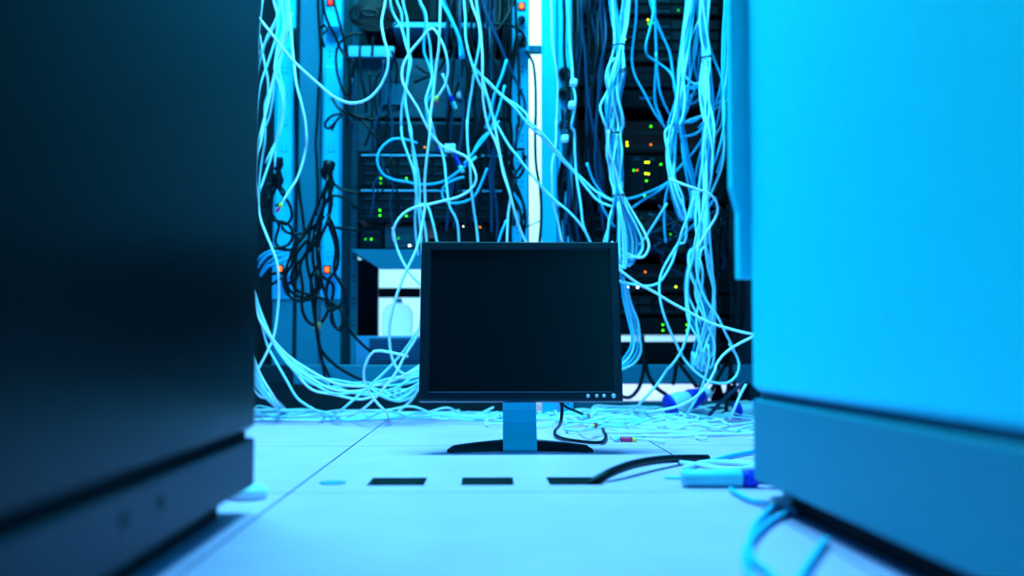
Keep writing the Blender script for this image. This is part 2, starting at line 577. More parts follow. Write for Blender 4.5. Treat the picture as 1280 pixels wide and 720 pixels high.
rack(255, {'x': (215, 367), 'fill': ((190, 342, .3, INNER), (355, 369.5, .03, INNER)), 'base': (215, 369), 'basem': INNER,
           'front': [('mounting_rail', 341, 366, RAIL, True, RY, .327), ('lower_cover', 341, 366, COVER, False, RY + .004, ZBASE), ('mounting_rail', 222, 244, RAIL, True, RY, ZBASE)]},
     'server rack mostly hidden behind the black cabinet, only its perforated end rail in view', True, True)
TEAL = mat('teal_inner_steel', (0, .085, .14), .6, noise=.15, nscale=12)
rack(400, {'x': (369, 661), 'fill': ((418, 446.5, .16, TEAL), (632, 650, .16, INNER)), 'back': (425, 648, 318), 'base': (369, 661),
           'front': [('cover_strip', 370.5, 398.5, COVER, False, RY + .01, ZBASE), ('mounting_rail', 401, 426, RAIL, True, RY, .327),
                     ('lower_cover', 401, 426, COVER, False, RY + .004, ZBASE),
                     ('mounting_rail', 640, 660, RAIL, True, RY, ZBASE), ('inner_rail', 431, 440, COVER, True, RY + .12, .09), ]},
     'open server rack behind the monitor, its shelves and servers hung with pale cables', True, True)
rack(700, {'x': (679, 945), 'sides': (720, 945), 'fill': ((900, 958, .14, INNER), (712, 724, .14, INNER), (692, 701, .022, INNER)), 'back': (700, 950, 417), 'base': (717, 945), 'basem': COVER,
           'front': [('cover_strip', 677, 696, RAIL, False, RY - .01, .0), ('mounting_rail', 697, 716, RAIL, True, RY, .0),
                     ('mounting_rail', 913, 945, INNER, True, RY, .09), ('floor_shadow_bar', 717, 945, TEAL, False, RY + .01, .0)]},
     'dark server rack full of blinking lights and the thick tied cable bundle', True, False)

# tie bar bridging the gap between the two racks
MB().box(xr(660.5), xr(678), RY + .03, RY + .05, zr(62), zr(52), COVER, .002).build(
    'tie_bar', None, 'short horizontal steel bar joining the two racks across the bright gap', 'steel bar', origin=(xr(668), RY, zr(57)))


# ------------------------------------------------------------------ rack-mounted equipment
def led(parent, px, py, kind, Y, r=.0023):
    p = PY(px, py, Y)
    m_ = {'g': LEDG, 'd': LEDGD, 'y': LEDY, 'o': LEDO, 'w': LEDW}[kind]
    MB().lathe((p.x, Y - .0002, p.z), (0, -1, 0), [(0, r), (.0015, r), (.0028, r * .6), (.003, .0002)], m_, 10).build('indicator_light', parent)


def unit(name, label, px0, px1, py0, py1, leds=(), style='server', body=CHASSIS, face=FACE, depth=.5, cat='server', Yf=RY + .045, lip=None, group=None):
    xa, xb2 = X(px0, Yf), X(px1, Yf)
    zb, zt = Z(py1, Yf), Z(py0, Yf)
    root = thing(name, ((xa + xb2) / 2, Yf, zb), label, cat, group)
    MB().box(xa, xb2, Yf + .012, Yf + depth, zb, zt, body, .002).build('chassis', root)
    f = MB()
    hgt = zt - zb
    if style == 'server':
        f.box(xa, xb2, Yf + .004, Yf + .0118, zb + .001, zt - .001, face, .001)
        n = 4
        rows_ = max(1, round(hgt / .032))
        wv = (xb2 - xa - .03) / n
        for i in range(n):
            for r_ in range(rows_):
                x = xa + .015 + i * wv
                z0 = zb + .003 + r_ * (hgt - .006) / rows_
                z1 = z0 + (hgt - .006) / rows_ - .002
                f.box(x + .002, x + wv - .002, Yf, Yf + .0039, z0, z1, face, .0015)
                f.box(x + .006, x + wv * .55, Yf - .0015, Yf - .0001, z0 + (z1 - z0) * .25, z0 + (z1 - z0) * .38, CHASSIS)
                f.box(x + wv * .62, x + wv - .008, Yf - .001, Yf - .0001, z0 + .004, z1 - .004, HOLE)
    elif style == 'vent':
        f.box(xa, xb2, Yf + .004, Yf + .0118, zb + .001, zt - .001, face, .001)
        nl = max(2, int(hgt / .009))
        for i in range(nl):
            z = zb + .005 + i * (hgt - .008) / nl
            f.box(xa + .04, xa + (xb2 - xa) * .48, Yf + .001, Yf + .0039, z, z + .003, HOLE)
            f.box(xa + (xb2 - xa) * .52, xb2 - .03, Yf + .001, Yf + .0039, z, z + .003, HOLE)
    elif style == 'switch':
        f.box(xa, xb2, Yf + .002, Yf + .0118, zb + .001, zt - .001, face, .001)
        n = 24
        wv = (xb2 - xa - .05) / n
        rows_ = 2 if hgt > .03 else 1
        for r_ in range(rows_):
            for i in range(n):
                x = xa + .025 + i * wv
                z0 = zb + hgt * (.2 if rows_ == 1 else .1 + .45 * r_)
                z1 = z0 + min(.012, hgt * .5)
                f.box(x + .0015, x + wv - .0015, Yf, Yf + .0019, z0, z1, HOLE)
    elif style == 'module':
        f.box(xa, xb2, Yf + .004, Yf + .0118, zb + .001, zt - .001, face, .001)
        n = 9
        wv = (xb2 - xa - .02) / n
        for i in range(n):
            x = xa + .01 + i * wv
            f.box(x + .001, x + wv - .001, Yf, Yf + .0039, zb + .004, zt - .004, face if i % 3 else body, .001)
            f.box(x + wv * .35, x + wv * .65, Yf - .002, Yf - .0001, zt - .016, zt - .009, CHASSIS)
            f.box(x + wv * .35, x + wv * .65, Yf - .002, Yf - .0001, zb + .009, zb + .016, CHASSIS)
    else:
        f.box(xa, xb2, Yf, Yf + .0118, zb + .001, zt - .001, face, .002)
        f.box(xa + .012, xb2 - .012, Yf - .0015, Yf - .0001, zb + hgt * .3, zb + hgt * .34, body)
        f.box(xa + .012, xb2 - .012, Yf - .0015, Yf - .0001, zb + hgt * .7, zb + hgt * .74, body)
    f.build('front_panel', root)
    if lip:
        l = MB().box(xa + .01, xb2 - .01, Yf - .004, Yf + .0115, zt + .0005, zt + .0045, lip, .001)
        l.build('top_lip', root)
    # mounting ears
    if name not in ('media_converter', 'power_brick', 'desktop_modem', 'storage_box'):
        for a, b in ((xa - .012, xa - .0005), (xb2 + .0005, xb2 + .012)):
            MB().box(a, b, Yf - .001, Yf + .003, zb + .002, zt - .002, body, .001).build('ear', root)
    for (px, py, k) in leds:
        led(root, px, py, k, Yf - .002)
    return root


LIP = mat('pale_edge_steel', (0.14, 0.55, 0.80), .4)
# --- centre rack, top to bottom
unit('rack_unit', 'dark rack unit at the top of the middle rack behind coiled black leads', 446, 634, -60, 26, style='vent')
unit('rack_enclosure', 'tall blue-grey rack enclosure with a dotted vent below the pale shelf edge', 446, 634, 74, 148, style='plain', face=FACE2, body=FACE2, depth=.45, cat='rack enclosure')
unit('rack_server', 'blue-grey rack server with twin vent slots, above the two servers with paired green lights', 446, 634, 152, 190,
     [(531, 184, 'o'), (548, 186, 'w')], 'vent', face=FACE2)
unit('rack_server', 'upper of the two drive-bay servers with paired green lights', 446, 634, 196, 234,
     [(476, 223, 'g'), (476, 229, 'd'), (508, 223, 'g')], lip=LIP, group='drive-bay servers in the middle rack')
unit('rack_server', 'lower of the two drive-bay servers with paired green lights', 446, 634, 240, 276,
     [(475, 263, 'g'), (475, 269.5, 'g'), (508, 270, 'g')], lip=LIP, group='drive-bay servers in the middle rack')
unit('media_converter', 'small black box with two green lights on the slanted tray', 450, 478, 283, 311, [(457, 299, 'd'), (464, 299, 'g')], 'plain', depth=.2, cat='network box', Yf=RY + .06)
unit('media_converter', 'blue-grey box with a dim green light beside the small black box on the tray', 481, 520, 283, 311, [(498, 298, 'd'), (512, 307, 'w')], 'plain', face=FACE2, depth=.2, cat='network box', Yf=RY + .06)
unit('media_converter', 'wide dark box with white and orange lights, just above the monitor', 545, 632, 281, 311, [(580, 269 + 14, 'w'), (600, 284, 'o')], 'vent', depth=.3, cat='network box', Yf=RY + .06)

# dotted vent plate on the enclosure
vp = MB()
Yv = RY + .036
for r_ in range(9):
    for q in range(12):
        p = PY(477 + q * 2.5 + (r_ % 2) * 1.25, 105 + r_ * 3.0, Yv)
        vp.lathe((p.x, Yv + .004, p.z), (0, -1, 0), [(0, .0019), (.002, .0019)], mat('vent_dot', (.0, .35, .6), .4), 6, False)
p0, p1 = PY(474, 134, Yv), PY(508, 101, Yv)
vp.box(p0.x, p1.x, Yv + .003, Yv + .009, p0.z, p1.z, FACE, .001)
vp.build('vent_plate', None, 'small dotted vent plate in front of the blue-grey rack enclosure', 'vent plate', origin=p0)


def shelf(label, px0, px1, py, thick_px, m_, Yf, depth=.4, lipm=None):
    xa, xb2 = X(px0, Yf), X(px1, Yf)
    zt, zb = Z(py, Yf), Z(py + thick_px, Yf)
    r = thing('rack_shelf', ((xa + xb2) / 2, Yf, zb), label, 'rack shelf')
    MB().box(xa, xb2, Yf, Yf + .004, zb, zt, m_, .001).build('front_lip', r)
    MB().box(xa, xb2, Yf + .0045, Yf + depth, zb, zb + .003, COVER, .001).build('tray', r)
    return r


shelf('pale shelf edge crossing the middle rack near its top, behind the sagging cable', 433, 491, 59, 13, LIP, RY + .02)
shelf('thin pale shelf edge high in the middle rack, behind the cables above the dotted vent', 488, 620, 29, 6, LIP, RY + .02)
# tray with a tapering front, under the small boxes
Yt = RY + .03
tr = thing('rack_tray', (X(535, Yt), Yt, Z(336, Yt)), 'pale blue tapered tray holding small network boxes above the open bay', 'tray')
pts = [(X(438, Yt), Z(312, Yt)), (X(636, Yt), Z(312, Yt)), (X(636, Yt), Z(337, Yt)), (X(476, Yt), Z(337, Yt))]
MB().prism(pts, Yt, Yt + .004, 'y', COVER).build('front_apron', tr)
MB().box(X(438, Yt), X(636, Yt), Yt + .0045, Yt + .5, Z(315, Yt), Z(312, Yt), COVER, .001).build('shelf_plate', tr)
# open bay: two dark uprights and a crossbar before the bright room behind
Yb = RY + .35
bay = thing('rear_frame', (X(500, Yb), Yb, Z(458, Yb)), 'dark inner frame dividing the open bay where daylight shows through', 'frame')
for a, b in ((446, 473), (527, 560)):
    MB().box(X(a, Yb), X(b, Yb), Yb, Yb + .03, Z(446, Yb), Z(325, Yb), INNER, .002).build('upright', bay)
MB().box(X(474, Yb), X(526, Yb), Yb, Yb + .02, Z(372, Yb), Z(360, Yb), INNER, .002).build('crossbar', bay)
MB().box(X(561, Yb), X(636, Yb), Yb, Yb + .03, Z(446, Yb), Z(325, Yb), INNER, .002).build('blank_panel', bay)
unit('rack_server', 'low blue device with a fine grille at the bottom of the middle rack', 445, 634, 420, 457, [], 'vent', face=mat('grille_blue', (.05, .26, .5), .4), body=COVER, Yf=RY + .03)
# pale canister standing on it
p = PY(497, 420, RY + .2)
JUGM = mat('translucent_jug_plastic', (.55, .9, 1), .5)
JUGM.node_tree.nodes['Principled BSDF'].inputs['Transmission Weight'].default_value = 1.0
JUGM.node_tree.nodes['Principled BSDF'].inputs['IOR'].default_value = 1.05
cb = thing('plastic_container', (p.x, p.y, p.z), 'pale rounded container on top of the low blue device in the open bay', 'container')
MB().lathe(p, (0, 0, 1), [(0, .042), (.004, .046), (.070, .046), (.092, .034), (.100, .014)], JUGM, 24).build('body', cb)
MB().lathe(p + Vector((0, 0, .1002)), (0, 0, 1), [(0, .0135), (.012, .0135), (.013, .008)], PALEP, 16).build('cap', cb)

# --- dark rack, top to bottom
DK = mat('dark_device_face', (.0, .002, .005), .6, spec=.12, noise=.2)
DK2 = mat('dark_device_body', (.0, .006, .012), .6, spec=.12, noise=.2)
DK3 = mat('rusty_dark_face', (.03, .004, .006), .6, spec=.12, noise=.2)
unit('rack_server', 'dark server at the top of the dark rack with one dim green light', 722, 910, -50, 18, [(848, 13, 'd')], 'server', face=DK, body=DK2)
unit('rack_server', 'dark server with a cluster of green lights behind the bundle tie', 722, 910, 21, 78, [(810, 25, 'y'), (811, 30, 'g'), (817, 29, 'd'), (781, 49, 'y')], 'server', face=DK, body=DK2)
unit('rack_server', 'unlit blue-grey blank unit under the server with clustered green lights', 722, 910, 82, 108, [], 'plain', face=DK2, body=DK2)
unit('network_switch', 'dark switch with a small bluish logo strip in the dark rack', 722, 910, 111, 133, [(749, 142 - 12, 'd'), (852, 128, 'd')], 'vent', face=DK, body=DK2)
unit('network_switch', 'brownish switch lit by a green, a yellow and an orange light', 722, 910, 150, 190, [(813.5, 158, 'g'), (852, 153, 'y'), (783.5, 178, 'y'), (784, 182, 'y'), (813.5, 181, 'o')], 'switch', face=DK3, body=DK2)
unit('module_chassis', 'module chassis with a column of yellow and green lights beside the tied bundle', 722, 910, 193, 252,
     [(807, 203, 'y'), (810.5, 203, 'y'), (826, 205.5, 'g'), (792, 213, 'g'), (796.5, 213, 'o'), (807, 217, 'y'), (810.5, 217.5, 'y'), (808, 226, 'g'), (805.5, 244.5, 'g'), (873, 203, 'g'), (870, 244, 'g')],
     'module', face=DK, body=DK2, cat='network chassis')
unit('rack_server', 'dark server below the module chassis with a faint green light at each side', 722, 910, 262, 318, [(838, 293, 'd'), (905, 293, 'd')], 'server', face=DK, body=DK2)
unit('network_switch', 'switch with a row of white and yellow lights level with the top of the screen', 722, 910, 330, 366,
     [(784.7, 359, 'w'), (797, 359, 'w'), (844.7, 358.5, 'y'), (856.7, 359, 'y'), (870.7, 359, 'w'), (806.5, 340, 'o')], 'switch', face=DK, body=DK2)
unit('rack_server', 'unlit server between the row of white lights and the paired green lights', 722, 910, 369, 394, [], 'server', face=DK, body=DK2)
unit('rack_server', 'server with three pairs of green lights above the bright slot in the dark rack', 722, 910, 397, 417,
     [(798, 406, 'g'), (798, 413, 'g'), (828.5, 406, 'g'), (828.5, 413, 'g'), (858.5, 406, 'g'), (858.5, 413, 'g')], 'vent', face=DK, body=DK2)
unit('rack_server', 'black blank server at the foot of the dark rack under the bright slot', 722, 910, 427, 457.5, [], 'plain', face=DK, body=DK2)
# small bluish marks on the switch
mk = MB()
for i in range(6):
    q = PY(801 + i * 2.6, 122 + (i % 2), RY + .04)
    mk.box(q.x - .002, q.x + .002, RY + .042, RY + .0449, q.z - .003, q.z + .003, mat('logo_blue', (.04, .16, .45), .4))
mk.build('badge_plate', None, 'tiny row of blue marks on the dark switch front', 'badge', origin=PY(808, 122, RY + .045))


# ------------------------------------------------------------------ power strips
def power_strip(px0, px1, py0, py1, sw, label, swm=SWO, plugs=(), Yf=RY - .03):
    xa, xb2 = X(px0, Yf), X(px1, Yf)
    zt, zb = Z(py0, Yf), Z(py1, Yf)
    r = thing('power_strip', ((xa + xb2) / 2, Yf + .028, zb), label, 'power strip')
    MB().box(xa, xb2, Yf, Yf + .028, zb, zt, RAIL, .003).build('housing', r)
    z = zb + .06
    i = 0
    while z < min(zt - .03, 1.2):
        s_ = MB()
        xm = (xa + xb2) / 2
        s_.box(xm - .011, xm + .011, Yf - .0008, Yf - .0002, z - .011, z + .011, RAIL, .0004)
        for dx in (-.006, .006):
            for dz in (-.006, .006):
                s_.lathe((xm + dx, Yf - .0008, z + dz), (0, -1, 0), [(0, .0019), (.0004, .0019)], HOLE, 8)
        s_.build('socket', r)
        z += .075
    if sw:
        p = PY(sw[0], sw[1], Yf)
        q = MB().box(p.x - .011, p.x + .011, Yf - .002, Yf - .0003, p.z - .012, p.z + .012, HOLE, .001).build('switch_frame', r)
        MB().box(p.x - .006, p.x + .006, Yf - .006, Yf - .0022, p.z - .007, p.z + .007, swm, .0015).build('rocker_switch', q)
    return r


power_strip(403, 424, -60, 36, (413, 3), 'pale power strip with a small red switch at the top of the frame', SWR)
power_strip(403, 423, 84, 345, (409, 337), 'pale power strip with an orange switch behind the black cord tangle', SWO)
power_strip(343, 364, 60, 345, (350, 336), 'pale power strip with an orange switch beside the black cabinet', SWO)
power_strip(641, 662, -60, 64, (652, 8), 'pale power strip with a glowing orange square switch beside the bright gap', SWO)
power_strip(699, 716, -40, 310, None, 'pale power strip with stacked black plugs beside the bright gap')

# ------------------------------------------------------------------ cables
CROPS = {'A': (310, 0, 4), 'B': (480, 0, 4.5), 'C': (480, 150, 4.5), 'D': (740, 0, 4.5), 'E': (740, 150, 4.5), 'G': (740, 300, 4.5),
         'H': (660, 0, 4.5), 'I': (660, 150, 4.5), 'J': (310, 170, 4), 'K': (310, 340, 3.79), 'L': (770, 430, 5.54), 'M': (640, 480, 4),
         'N': (310, 480, 3.88), 'O': (420, 150, 4.24), 'P': (0, 0, 1), 'Q': (800, 480, 2.667)}


def parse(txt, Y):
    """tokens: crop letter, @depth, x,y points; f before a point puts it on the floor"""
    cur = CROPS['P']
    pts = []
    for tk in txt.split():
        if tk in CROPS:
            cur = CROPS[tk]
        elif tk[0] == '@':
            Y = float(tk[1:])
        else:
            fl_ = tk[0] in 'fF'
            x, y = [float(a) for a in tk.lstrip('fF').split(',')]
            x, y = cur[0] + x / cur[2], cur[1] + y / cur[2]
            if fl_:
                q = PZ(x, max(y, 512), .005 if tk[0] == 'f' else .024)
                pts.append(q)
                Y = q.y
            else:
                q = PY(x, y, Y)
                if q.z < .005: q = PZ(x, y, .005)
                pts.append(q)
    return pts


def spline(P, step=.012):
    out = []
    n = len(P)
    for i in range(n - 1):
        p0 = P[i - 1] if i else P[0] * 2 - P[1]
        p3 = P[i + 2] if i + 2 < n else P[-1] * 2 - P[-2]
        p1, p2 = P[i], P[i + 1]
        # centripetal Catmull-Rom
        d = lambda a, b: max((b - a).length, 1e-6) ** .5
        t0 = 0; t1 = t0 + d(p0, p1); t2 = t1 + d(p1, p2); t3 = t2 + d(p2, p3)
        k = max(2, int((p2 - p1).length / step))
        for j in range(k):
            t_ = t1 + (t2 - t1) * j / k
            A1 = p0 * ((t1 - t_) / (t1 - t0)) + p1 * ((t_ - t0) / (t1 - t0))
            A2 = p1 * ((t2 - t_) / (t2 - t1)) + p2 * ((t_ - t1) / (t2 - t1))
            A3 = p2 * ((t3 - t_) / (t3 - t2)) + p3 * ((t_ - t2) / (t3 - t2))
            B1 = A1 * ((t2 - t_) / (t2 - t0)) + A2 * ((t_ - t0) / (t2 - t0))
            B2 = A2 * ((t3 - t_) / (t3 - t1)) + A3 * ((t_ - t1) / (t3 - t1))
            out.append(B1 * ((t2 - t_) / (t2 - t1)) + B2 * ((t_ - t1) / (t2 - t1)))
    out.append(P[-1])
    return out


RC = .0031
NCAB = 0


def cable(P, label, name='network_cable', m_=WHITEC, r=RC, group=None, cat='cable', plugs=(), wob=.01, clamp=True):
    """P: world points or a trace string with a depth"""
    global NCAB
    NCAB += 1
    if isinstance(P, tuple):
        txt, Y = P
        pts = parse(txt, Y)
        ph = random.uniform(0, 6)
        pts = [q + (Vector((0, 0, 0)) if q.z < .02 else Vector((0, wob * math.sin(ph + i * .9), 0))) for i, q in enumerate(pts)]
        # a cable that leaves the picture at the top runs on up and back into the rack
        for e in (0, -1):
            q = pts[e]
            if q.z > Z(4, q.y) - .005:
                up = [q + Vector((0, .01, .12)), q + Vector((random.uniform(-.03, .03), .07, .3)), Vector((q.x, RY + .03, q.z + .38))]
                pts = up[::-1] + pts if e == 0 else pts + up
    else:
        pts = P
    s_ = spline([Vector(q) for q in pts])
    for q in s_:
        if clamp and q.z < r: q.z = r
    o = MB().tube(s_, r, m_).build(name, None, label, cat, group, origin=s_[0])
    o['_o'] = tuple(s_[0])
    for (e, kind) in plugs:
        p = s_[e]
        d = (s_[e] - s_[e + (4 if e == 0 else -4)]).normalized()
        plug(o, p, d, kind, r)
    return o


def plug(parent, p, d, kind, r):
    q = d.to_track_quat('Y', 'Z').to_matrix().to_4x4()
    M = Matrix.Translation(p) @ q
    if kind == 'rj':
        MB().box(-.0058, .0058, .010, .031, -.004, .004, CLEARP, .001, M).build('plug', parent)
        MB().box(-.005, .005, -.008, .0098, -.0045, .0045, BLUEP, .002, M).build('boot', parent, 'deep blue boot')
    elif kind == 'rjw':
        MB().box(-.0058, .0058, .006, .028, -.004, .004, PALEP, .001, M).build('plug', parent)
    elif kind == 'power':
        MB().lathe(p, d, [(-.012, r * 1.2), (0, .008), (.012, .0155), (.03, .0165), (.033, .014)], BLACKC, 14).build('plug', parent)
    elif kind == 'redplug':
        MB().lathe(p, d, [(-.004, .0035), (0, .0055), (.020, .0062), (.021, .005)], REDP, 12).build('boot', parent, 'red boot')
        MB().box(-.0055, .0055, .0215, .034, -.004, .004, CLEARP, .001, M).build('plug', parent)
        MB().lathe(p - d * .004, -d, [(0, .0045), (.007, .0045), (.008, .003)], YELP, 10).build('strain_relief', parent, 'yellow strain relief')
    elif kind == 'tip':
        MB().lathe(p, d, [(-.004, .0035), (0, .005), (.008, .005)], YELP, 10).build('boot', parent, 'yellow-green boot')
        MB().box(-.0055, .0055, .0085, .022, -.004, .004, REDP, .001, M).build('plug', parent)


W, B_ = WHITEC, BLUEC
cable(('A 50,85 110,160 230,310 350,420 430,485 510,512 590,495 660,430 700,340 700,270 680,190 668,110 685,0', 2.42), 'long pale cable sagging in a deep U from the black cabinet to the middle rack', m_=WHITEC2, r=.0033)
# beside the black cabinet
LG = 'pale cables hanging by the edge of the black cabinet'
for i, (tx, y) in enumerate([
    ('A 75,0 60,90 45,190 42,300', 2.6), ('A 165,0 140,110 100,190 75,260 45,350 25,420', 2.55),
    ('A 165,0 175,120 165,220 135,340 160,430 175,520 160,620 135,720 J 120,80 90,180 60,280', 2.5),
    ('A 200,0 205,120 190,200 150,290 120,400 100,500 80,600 65,720 J 50,90 40,180 38,300', 2.53),
    ('A 150,0 172,60 175,150 150,230 140,340 155,380 178,440 180,520 170,600 150,680 J 125,60 90,140', 2.62),
    ('A 155,40 135,180 90,330 60,430 45,570 35,700', 2.58), ('A 60,180 85,320 100,420 85,560 50,680 J 30,100', 2.64),
    ('A 205,0 180,220 140,340 120,500 95,600 50,690', 2.66), ('A 190,0 178,90 185,160 160,300 125,420 90,520 90,640 85,720 J 70,100 50,230 50,330', 2.6),
        ('A 130,0 150,90 110,180 60,250 30,300', 2.68), ('A 215,60 175,230 150,310 165,400 178,500 165,610 140,700 J 135,40 130,150', 2.56)]):
    cable((tx, y), ('thin pale cable nearest the black cabinet at the very top', 'pale cable slanting to the black cabinet from the first rail', 'pale cable zigzagging through the strand by the black cabinet to the plugs',
                    'pale cable running the whole strand and ending lowest by the black cabinet', 'pale cable bulging over the first pale rail before turning inward', 'pale cable slanting from the rail to the black cabinet at mid height',
                    'short pale cable starting a little below the top by the black cabinet', 'pale cable crossing the strand from the rail down to the cabinet edge', 'pale cable twisting through the middle of the strand by the black cabinet',
                    'short pale cable curving sharply in toward the black cabinet at the top', 'bright pale cable bowed over the dotted holes of the first rail')[i], m_=W if i % 3 else WHITEC2, group=LG)
cable(('A 200,0 205,60 215,200 230,330 245,430 270,520 290,620 293,720 J 290,40 270,130 240,220 200,290 170,345', 2.5),
      'pale cable curving down across the blue-grey rack cover to a yellow and red plug', m_=WHITEC2, plugs=[(-1, 'tip')])
cable(('J 30,200 45,300 55,400 90,490 130,580 150,640 155,720 K 145,60 140,150 120,300 90,380 40,480', 2.5), 'pale cable bowing out below the black plugs next to the black cabinet', m_=WHITEC2)
# swept bundle low on the left
SHEAF = [  # one line per cable: height in the sheaf at eight stations
    (-3, -6, -9, -12, -10, -5, -4, -8, -12), (-2, -1, -3, -8, -4, -9, -6, 2, -4), (-1, -4, -1, -3, -9, -1, -9, -4, 6), (0, 2, 3, 1, -1, 3, 1, -12, 1),
    (1, 5, 1, 5, 5, 0, 6, 5, -8), (2, 3, 7, 8, 3, 8, 3, 9, 10), (3, 7, 9, 12, 12, 9, 12, 3, 16)]
for i, q in enumerate(SHEAF):
    XS = (318, 326, 342, 364, 390, 418, 452, 486, 526)
    YS = (367, 397, 428, 455, 475, 484, 487, 486, 468)
    tx = f'P @2.8 {286 + i * 3},{238 + i * 4} @2.66 {297 + i},{292 + i * 2} @{2.44 + .03 * ((i * 3) % 7):.2f} 311,352 ' + ' '.join(f'{x + q[k] * .5 * (k in (1, 2, 3)):.1f},{y + (q[k] * .35 if k < 2 else q[k]):.1f}' for k, (x, y) in enumerate(zip(XS, YS))) + f' 548,{450 + q[8]}'
    cable((tx, 2.44 + .03 * ((i * 3) % 7)), ('uppermost pale cable', 'second pale cable from the top', 'third pale cable from the top', 'middle pale cable', 'third pale cable from the bottom', 'second pale cable from the bottom', 'lowest pale cable')[i]
          + ' of the tied sheaf swooping toward the monitor', m_=W if i % 3 else WHITEC2, group='tied sheaf sweeping to the monitor', wob=.006)
for i in range(7):
    j = (i - 3) * 1.5
    r1, r2, r3 = [((i * q) % 7 - 3) * 1.2 for q in (3, 5, 2)]
    tx = (f'P @2.8 {282 + i * 4},{330 + i * 5} @2.6 {292 + i},{395 + j:.1f} @{2.46 + .04 * i:.2f} 305,{448 + j * 5:.1f} 316,{466 + j * 4.5:.1f} 326,{484 + j * 2.5 + r1:.1f} 342,{501 + r2 * 1.5:.1f} f364,{516 + r1 * .6:.1f} f415,{520 + r3 * .7:.1f} f468,{519.5 + r2 * .8:.1f} f540,{519 + r1 * .9:.1f} f600,{520 + (i * 37 % 11) * .4:.1f} f650,{519 + r3:.1f} f700,{517 + (i * 53 % 9) * .8:.1f}')
    cable((tx, 2.46 + .04 * i), 'pale cable in the low sheaf meeting the floor beside the black cabinet', m_=W if i % 3 else WHITEC2, group='low sheaf running along the floor', wob=0)
for i in range(12):
    y0 = 516 + random.uniform(0, 9)
    xs = [300, 345, 400, 455, 510, 565, 620, 680, 740]
    s0 = random.randint(0, 3)
    xs = xs[s0:s0 + random.randint(4, 6)]
    tx = ' '.join(f'f{x + random.uniform(-14, 14):.0f},{max(514.5, min(527, y0 + random.uniform(-3.5, 3.5))):.1f}' for x in xs)
    cable(('P ' + tx, 2.6), 'pale cable stretched flat along the floor in front of the middle rack', m_=WHITEC2 if i % 2 else W, group='cables stretched along the floor', wob=0)
cable(('P 318,372 325,400 K 90,350 135,430 190,520 240,600 330,660 f380,690 f470,700', 2.5), 'single pale cable dropping below the swept sheaf to the floor', m_=W)
cable(('P 548,335 K 835,90 822,130 820,200 800,300 740,400 700,480 600,600 f450,692 f380,700', 2.35), 'pale cable slanting from the monitor side down to the floor, in front of the sheaf', m_=WHITEC2)
cable(('K 822,250 740,370 640,480 540,570 460,640 f380,690', 2.42), 'pale cable slanting to the floor just behind its twin at the monitor side', m_=W)
cable(('K 760,400 670,380 600,375 555,440 550,520 600,610 640,650 f700,670 780,600 810,540 830,470', 2.4), 'pale cable forming an upright oval loop beside the monitor base corner', m_=WHITEC2)
cable(('K 560,560 620,520 700,500 830,480', 2.5), 'short pale cable arching into the gap beside the monitor', m_=W)
cable(('K 560,540 640,590 720,612 790,580 830,520', 2.45), 'pale cable sagging low beside the lower corner of the monitor', m_=W)
for i in range(4):
    cable(('P ' + f'{470 + i * 9},{492 - i * 3} {495 + i * 4},{500 - i * 3} {515 + i * 4},{490 - i * 4} {530},{470 - i * 3} 545,{455 - i * 3}', 2.5 + .02 * i), 'pale cable in the curved cluster touching the monitor edge', m_=W, group='curved cluster at the monitor edge')
# centre
cable(('B 295,545 340,480 360,400 350,310 320,230 270,160 200,225 150,280 105,370 105,460 140,530 190,610 245,720 C 290,110 330,145 400,175 470,215 510,290 520,340 490,390 420,430 340,450 240,475 180,490 110,530 65,590 50,640 60,690 J 722,455 738,540 770,620 820,700 880,760', 2.45),
      'pale cable looping from a yellow-tipped plug over an arch and back above the monitor', m_=WHITEC2, plugs=[(0, 'tip')])
cable(('B 35,0 45,60 95,150 125,260 145,330 140,400 125,500 100,600 95,720 C 95,0 100,90 140,210 170,300 180,400 200,560 215,760', 2.52), 'first of three pale cables crossing at the top of the middle rack', m_=W)
cable(('B 70,0 100,80 105,170 130,260 150,330 135,430 120,550 145,720 C 145,60 170,180 200,370 200,480 230,600 245,760', 2.56), 'second of three pale cables crossing at the top of the middle rack', m_=W)
cable(('B 105,0 130,110 135,230 140,300 150,370 130,460 115,560 130,650 150,720 C 155,100 170,230 185,380 180,480 175,580 190,760', 2.6), 'third of three pale cables crossing at the top of the middle rack', m_=W)
cable(('B 200,0 235,80 245,180 260,260 265,350 270,430 250,510 235,570 250,640 275,720 C 285,90 320,160 338,230 348,320 358,420 370,490 410,570 425,760', 2.55), 'pale cable kinking twice before it drops behind the monitor, beside the straight white one', m_=W)
cable(('B 195,0 232,90 225,200 225,290 250,360 270,430 275,520 240,590 250,720 C 262,90 290,110', 2.62), 'thin blue-cyan cable following the twice-kinked one', m_=B_)
cable(('B 318,0 315,150 310,260 290,400 275,540 260,640 255,720 C 262,0 260,80 240,230 228,360 230,470 215,580 185,720 K 750,0 700,130 670,280 690,430 740,485 810,460 850,440', 2.4),
      'bright white cable hanging almost straight, then curling past the left side of the monitor', m_=WHITEC2, r=.0034)
cable(('B 325,0 360,80 415,195 440,280 450,330', 2.6), 'upper of two blue cables slanting off beside the straight white cable', m_=B_, r=.004)
cable(('B 335,0 350,40 395,140 425,230 430,330', 2.63), 'lower of two blue cables slanting off beside the straight white cable', m_=B_, r=.004)
cable(('B 450,0 458,100 460,220 490,350 540,480 580,545 600,620 C 645,40 710,155 745,200 810,290 880,370 930,420 985,480 I 70,370 150,450 230,520 300,600 345,680 365,740', 2.48), 'pale cable crossing the bright gap diagonally behind the screen top', m_=W)
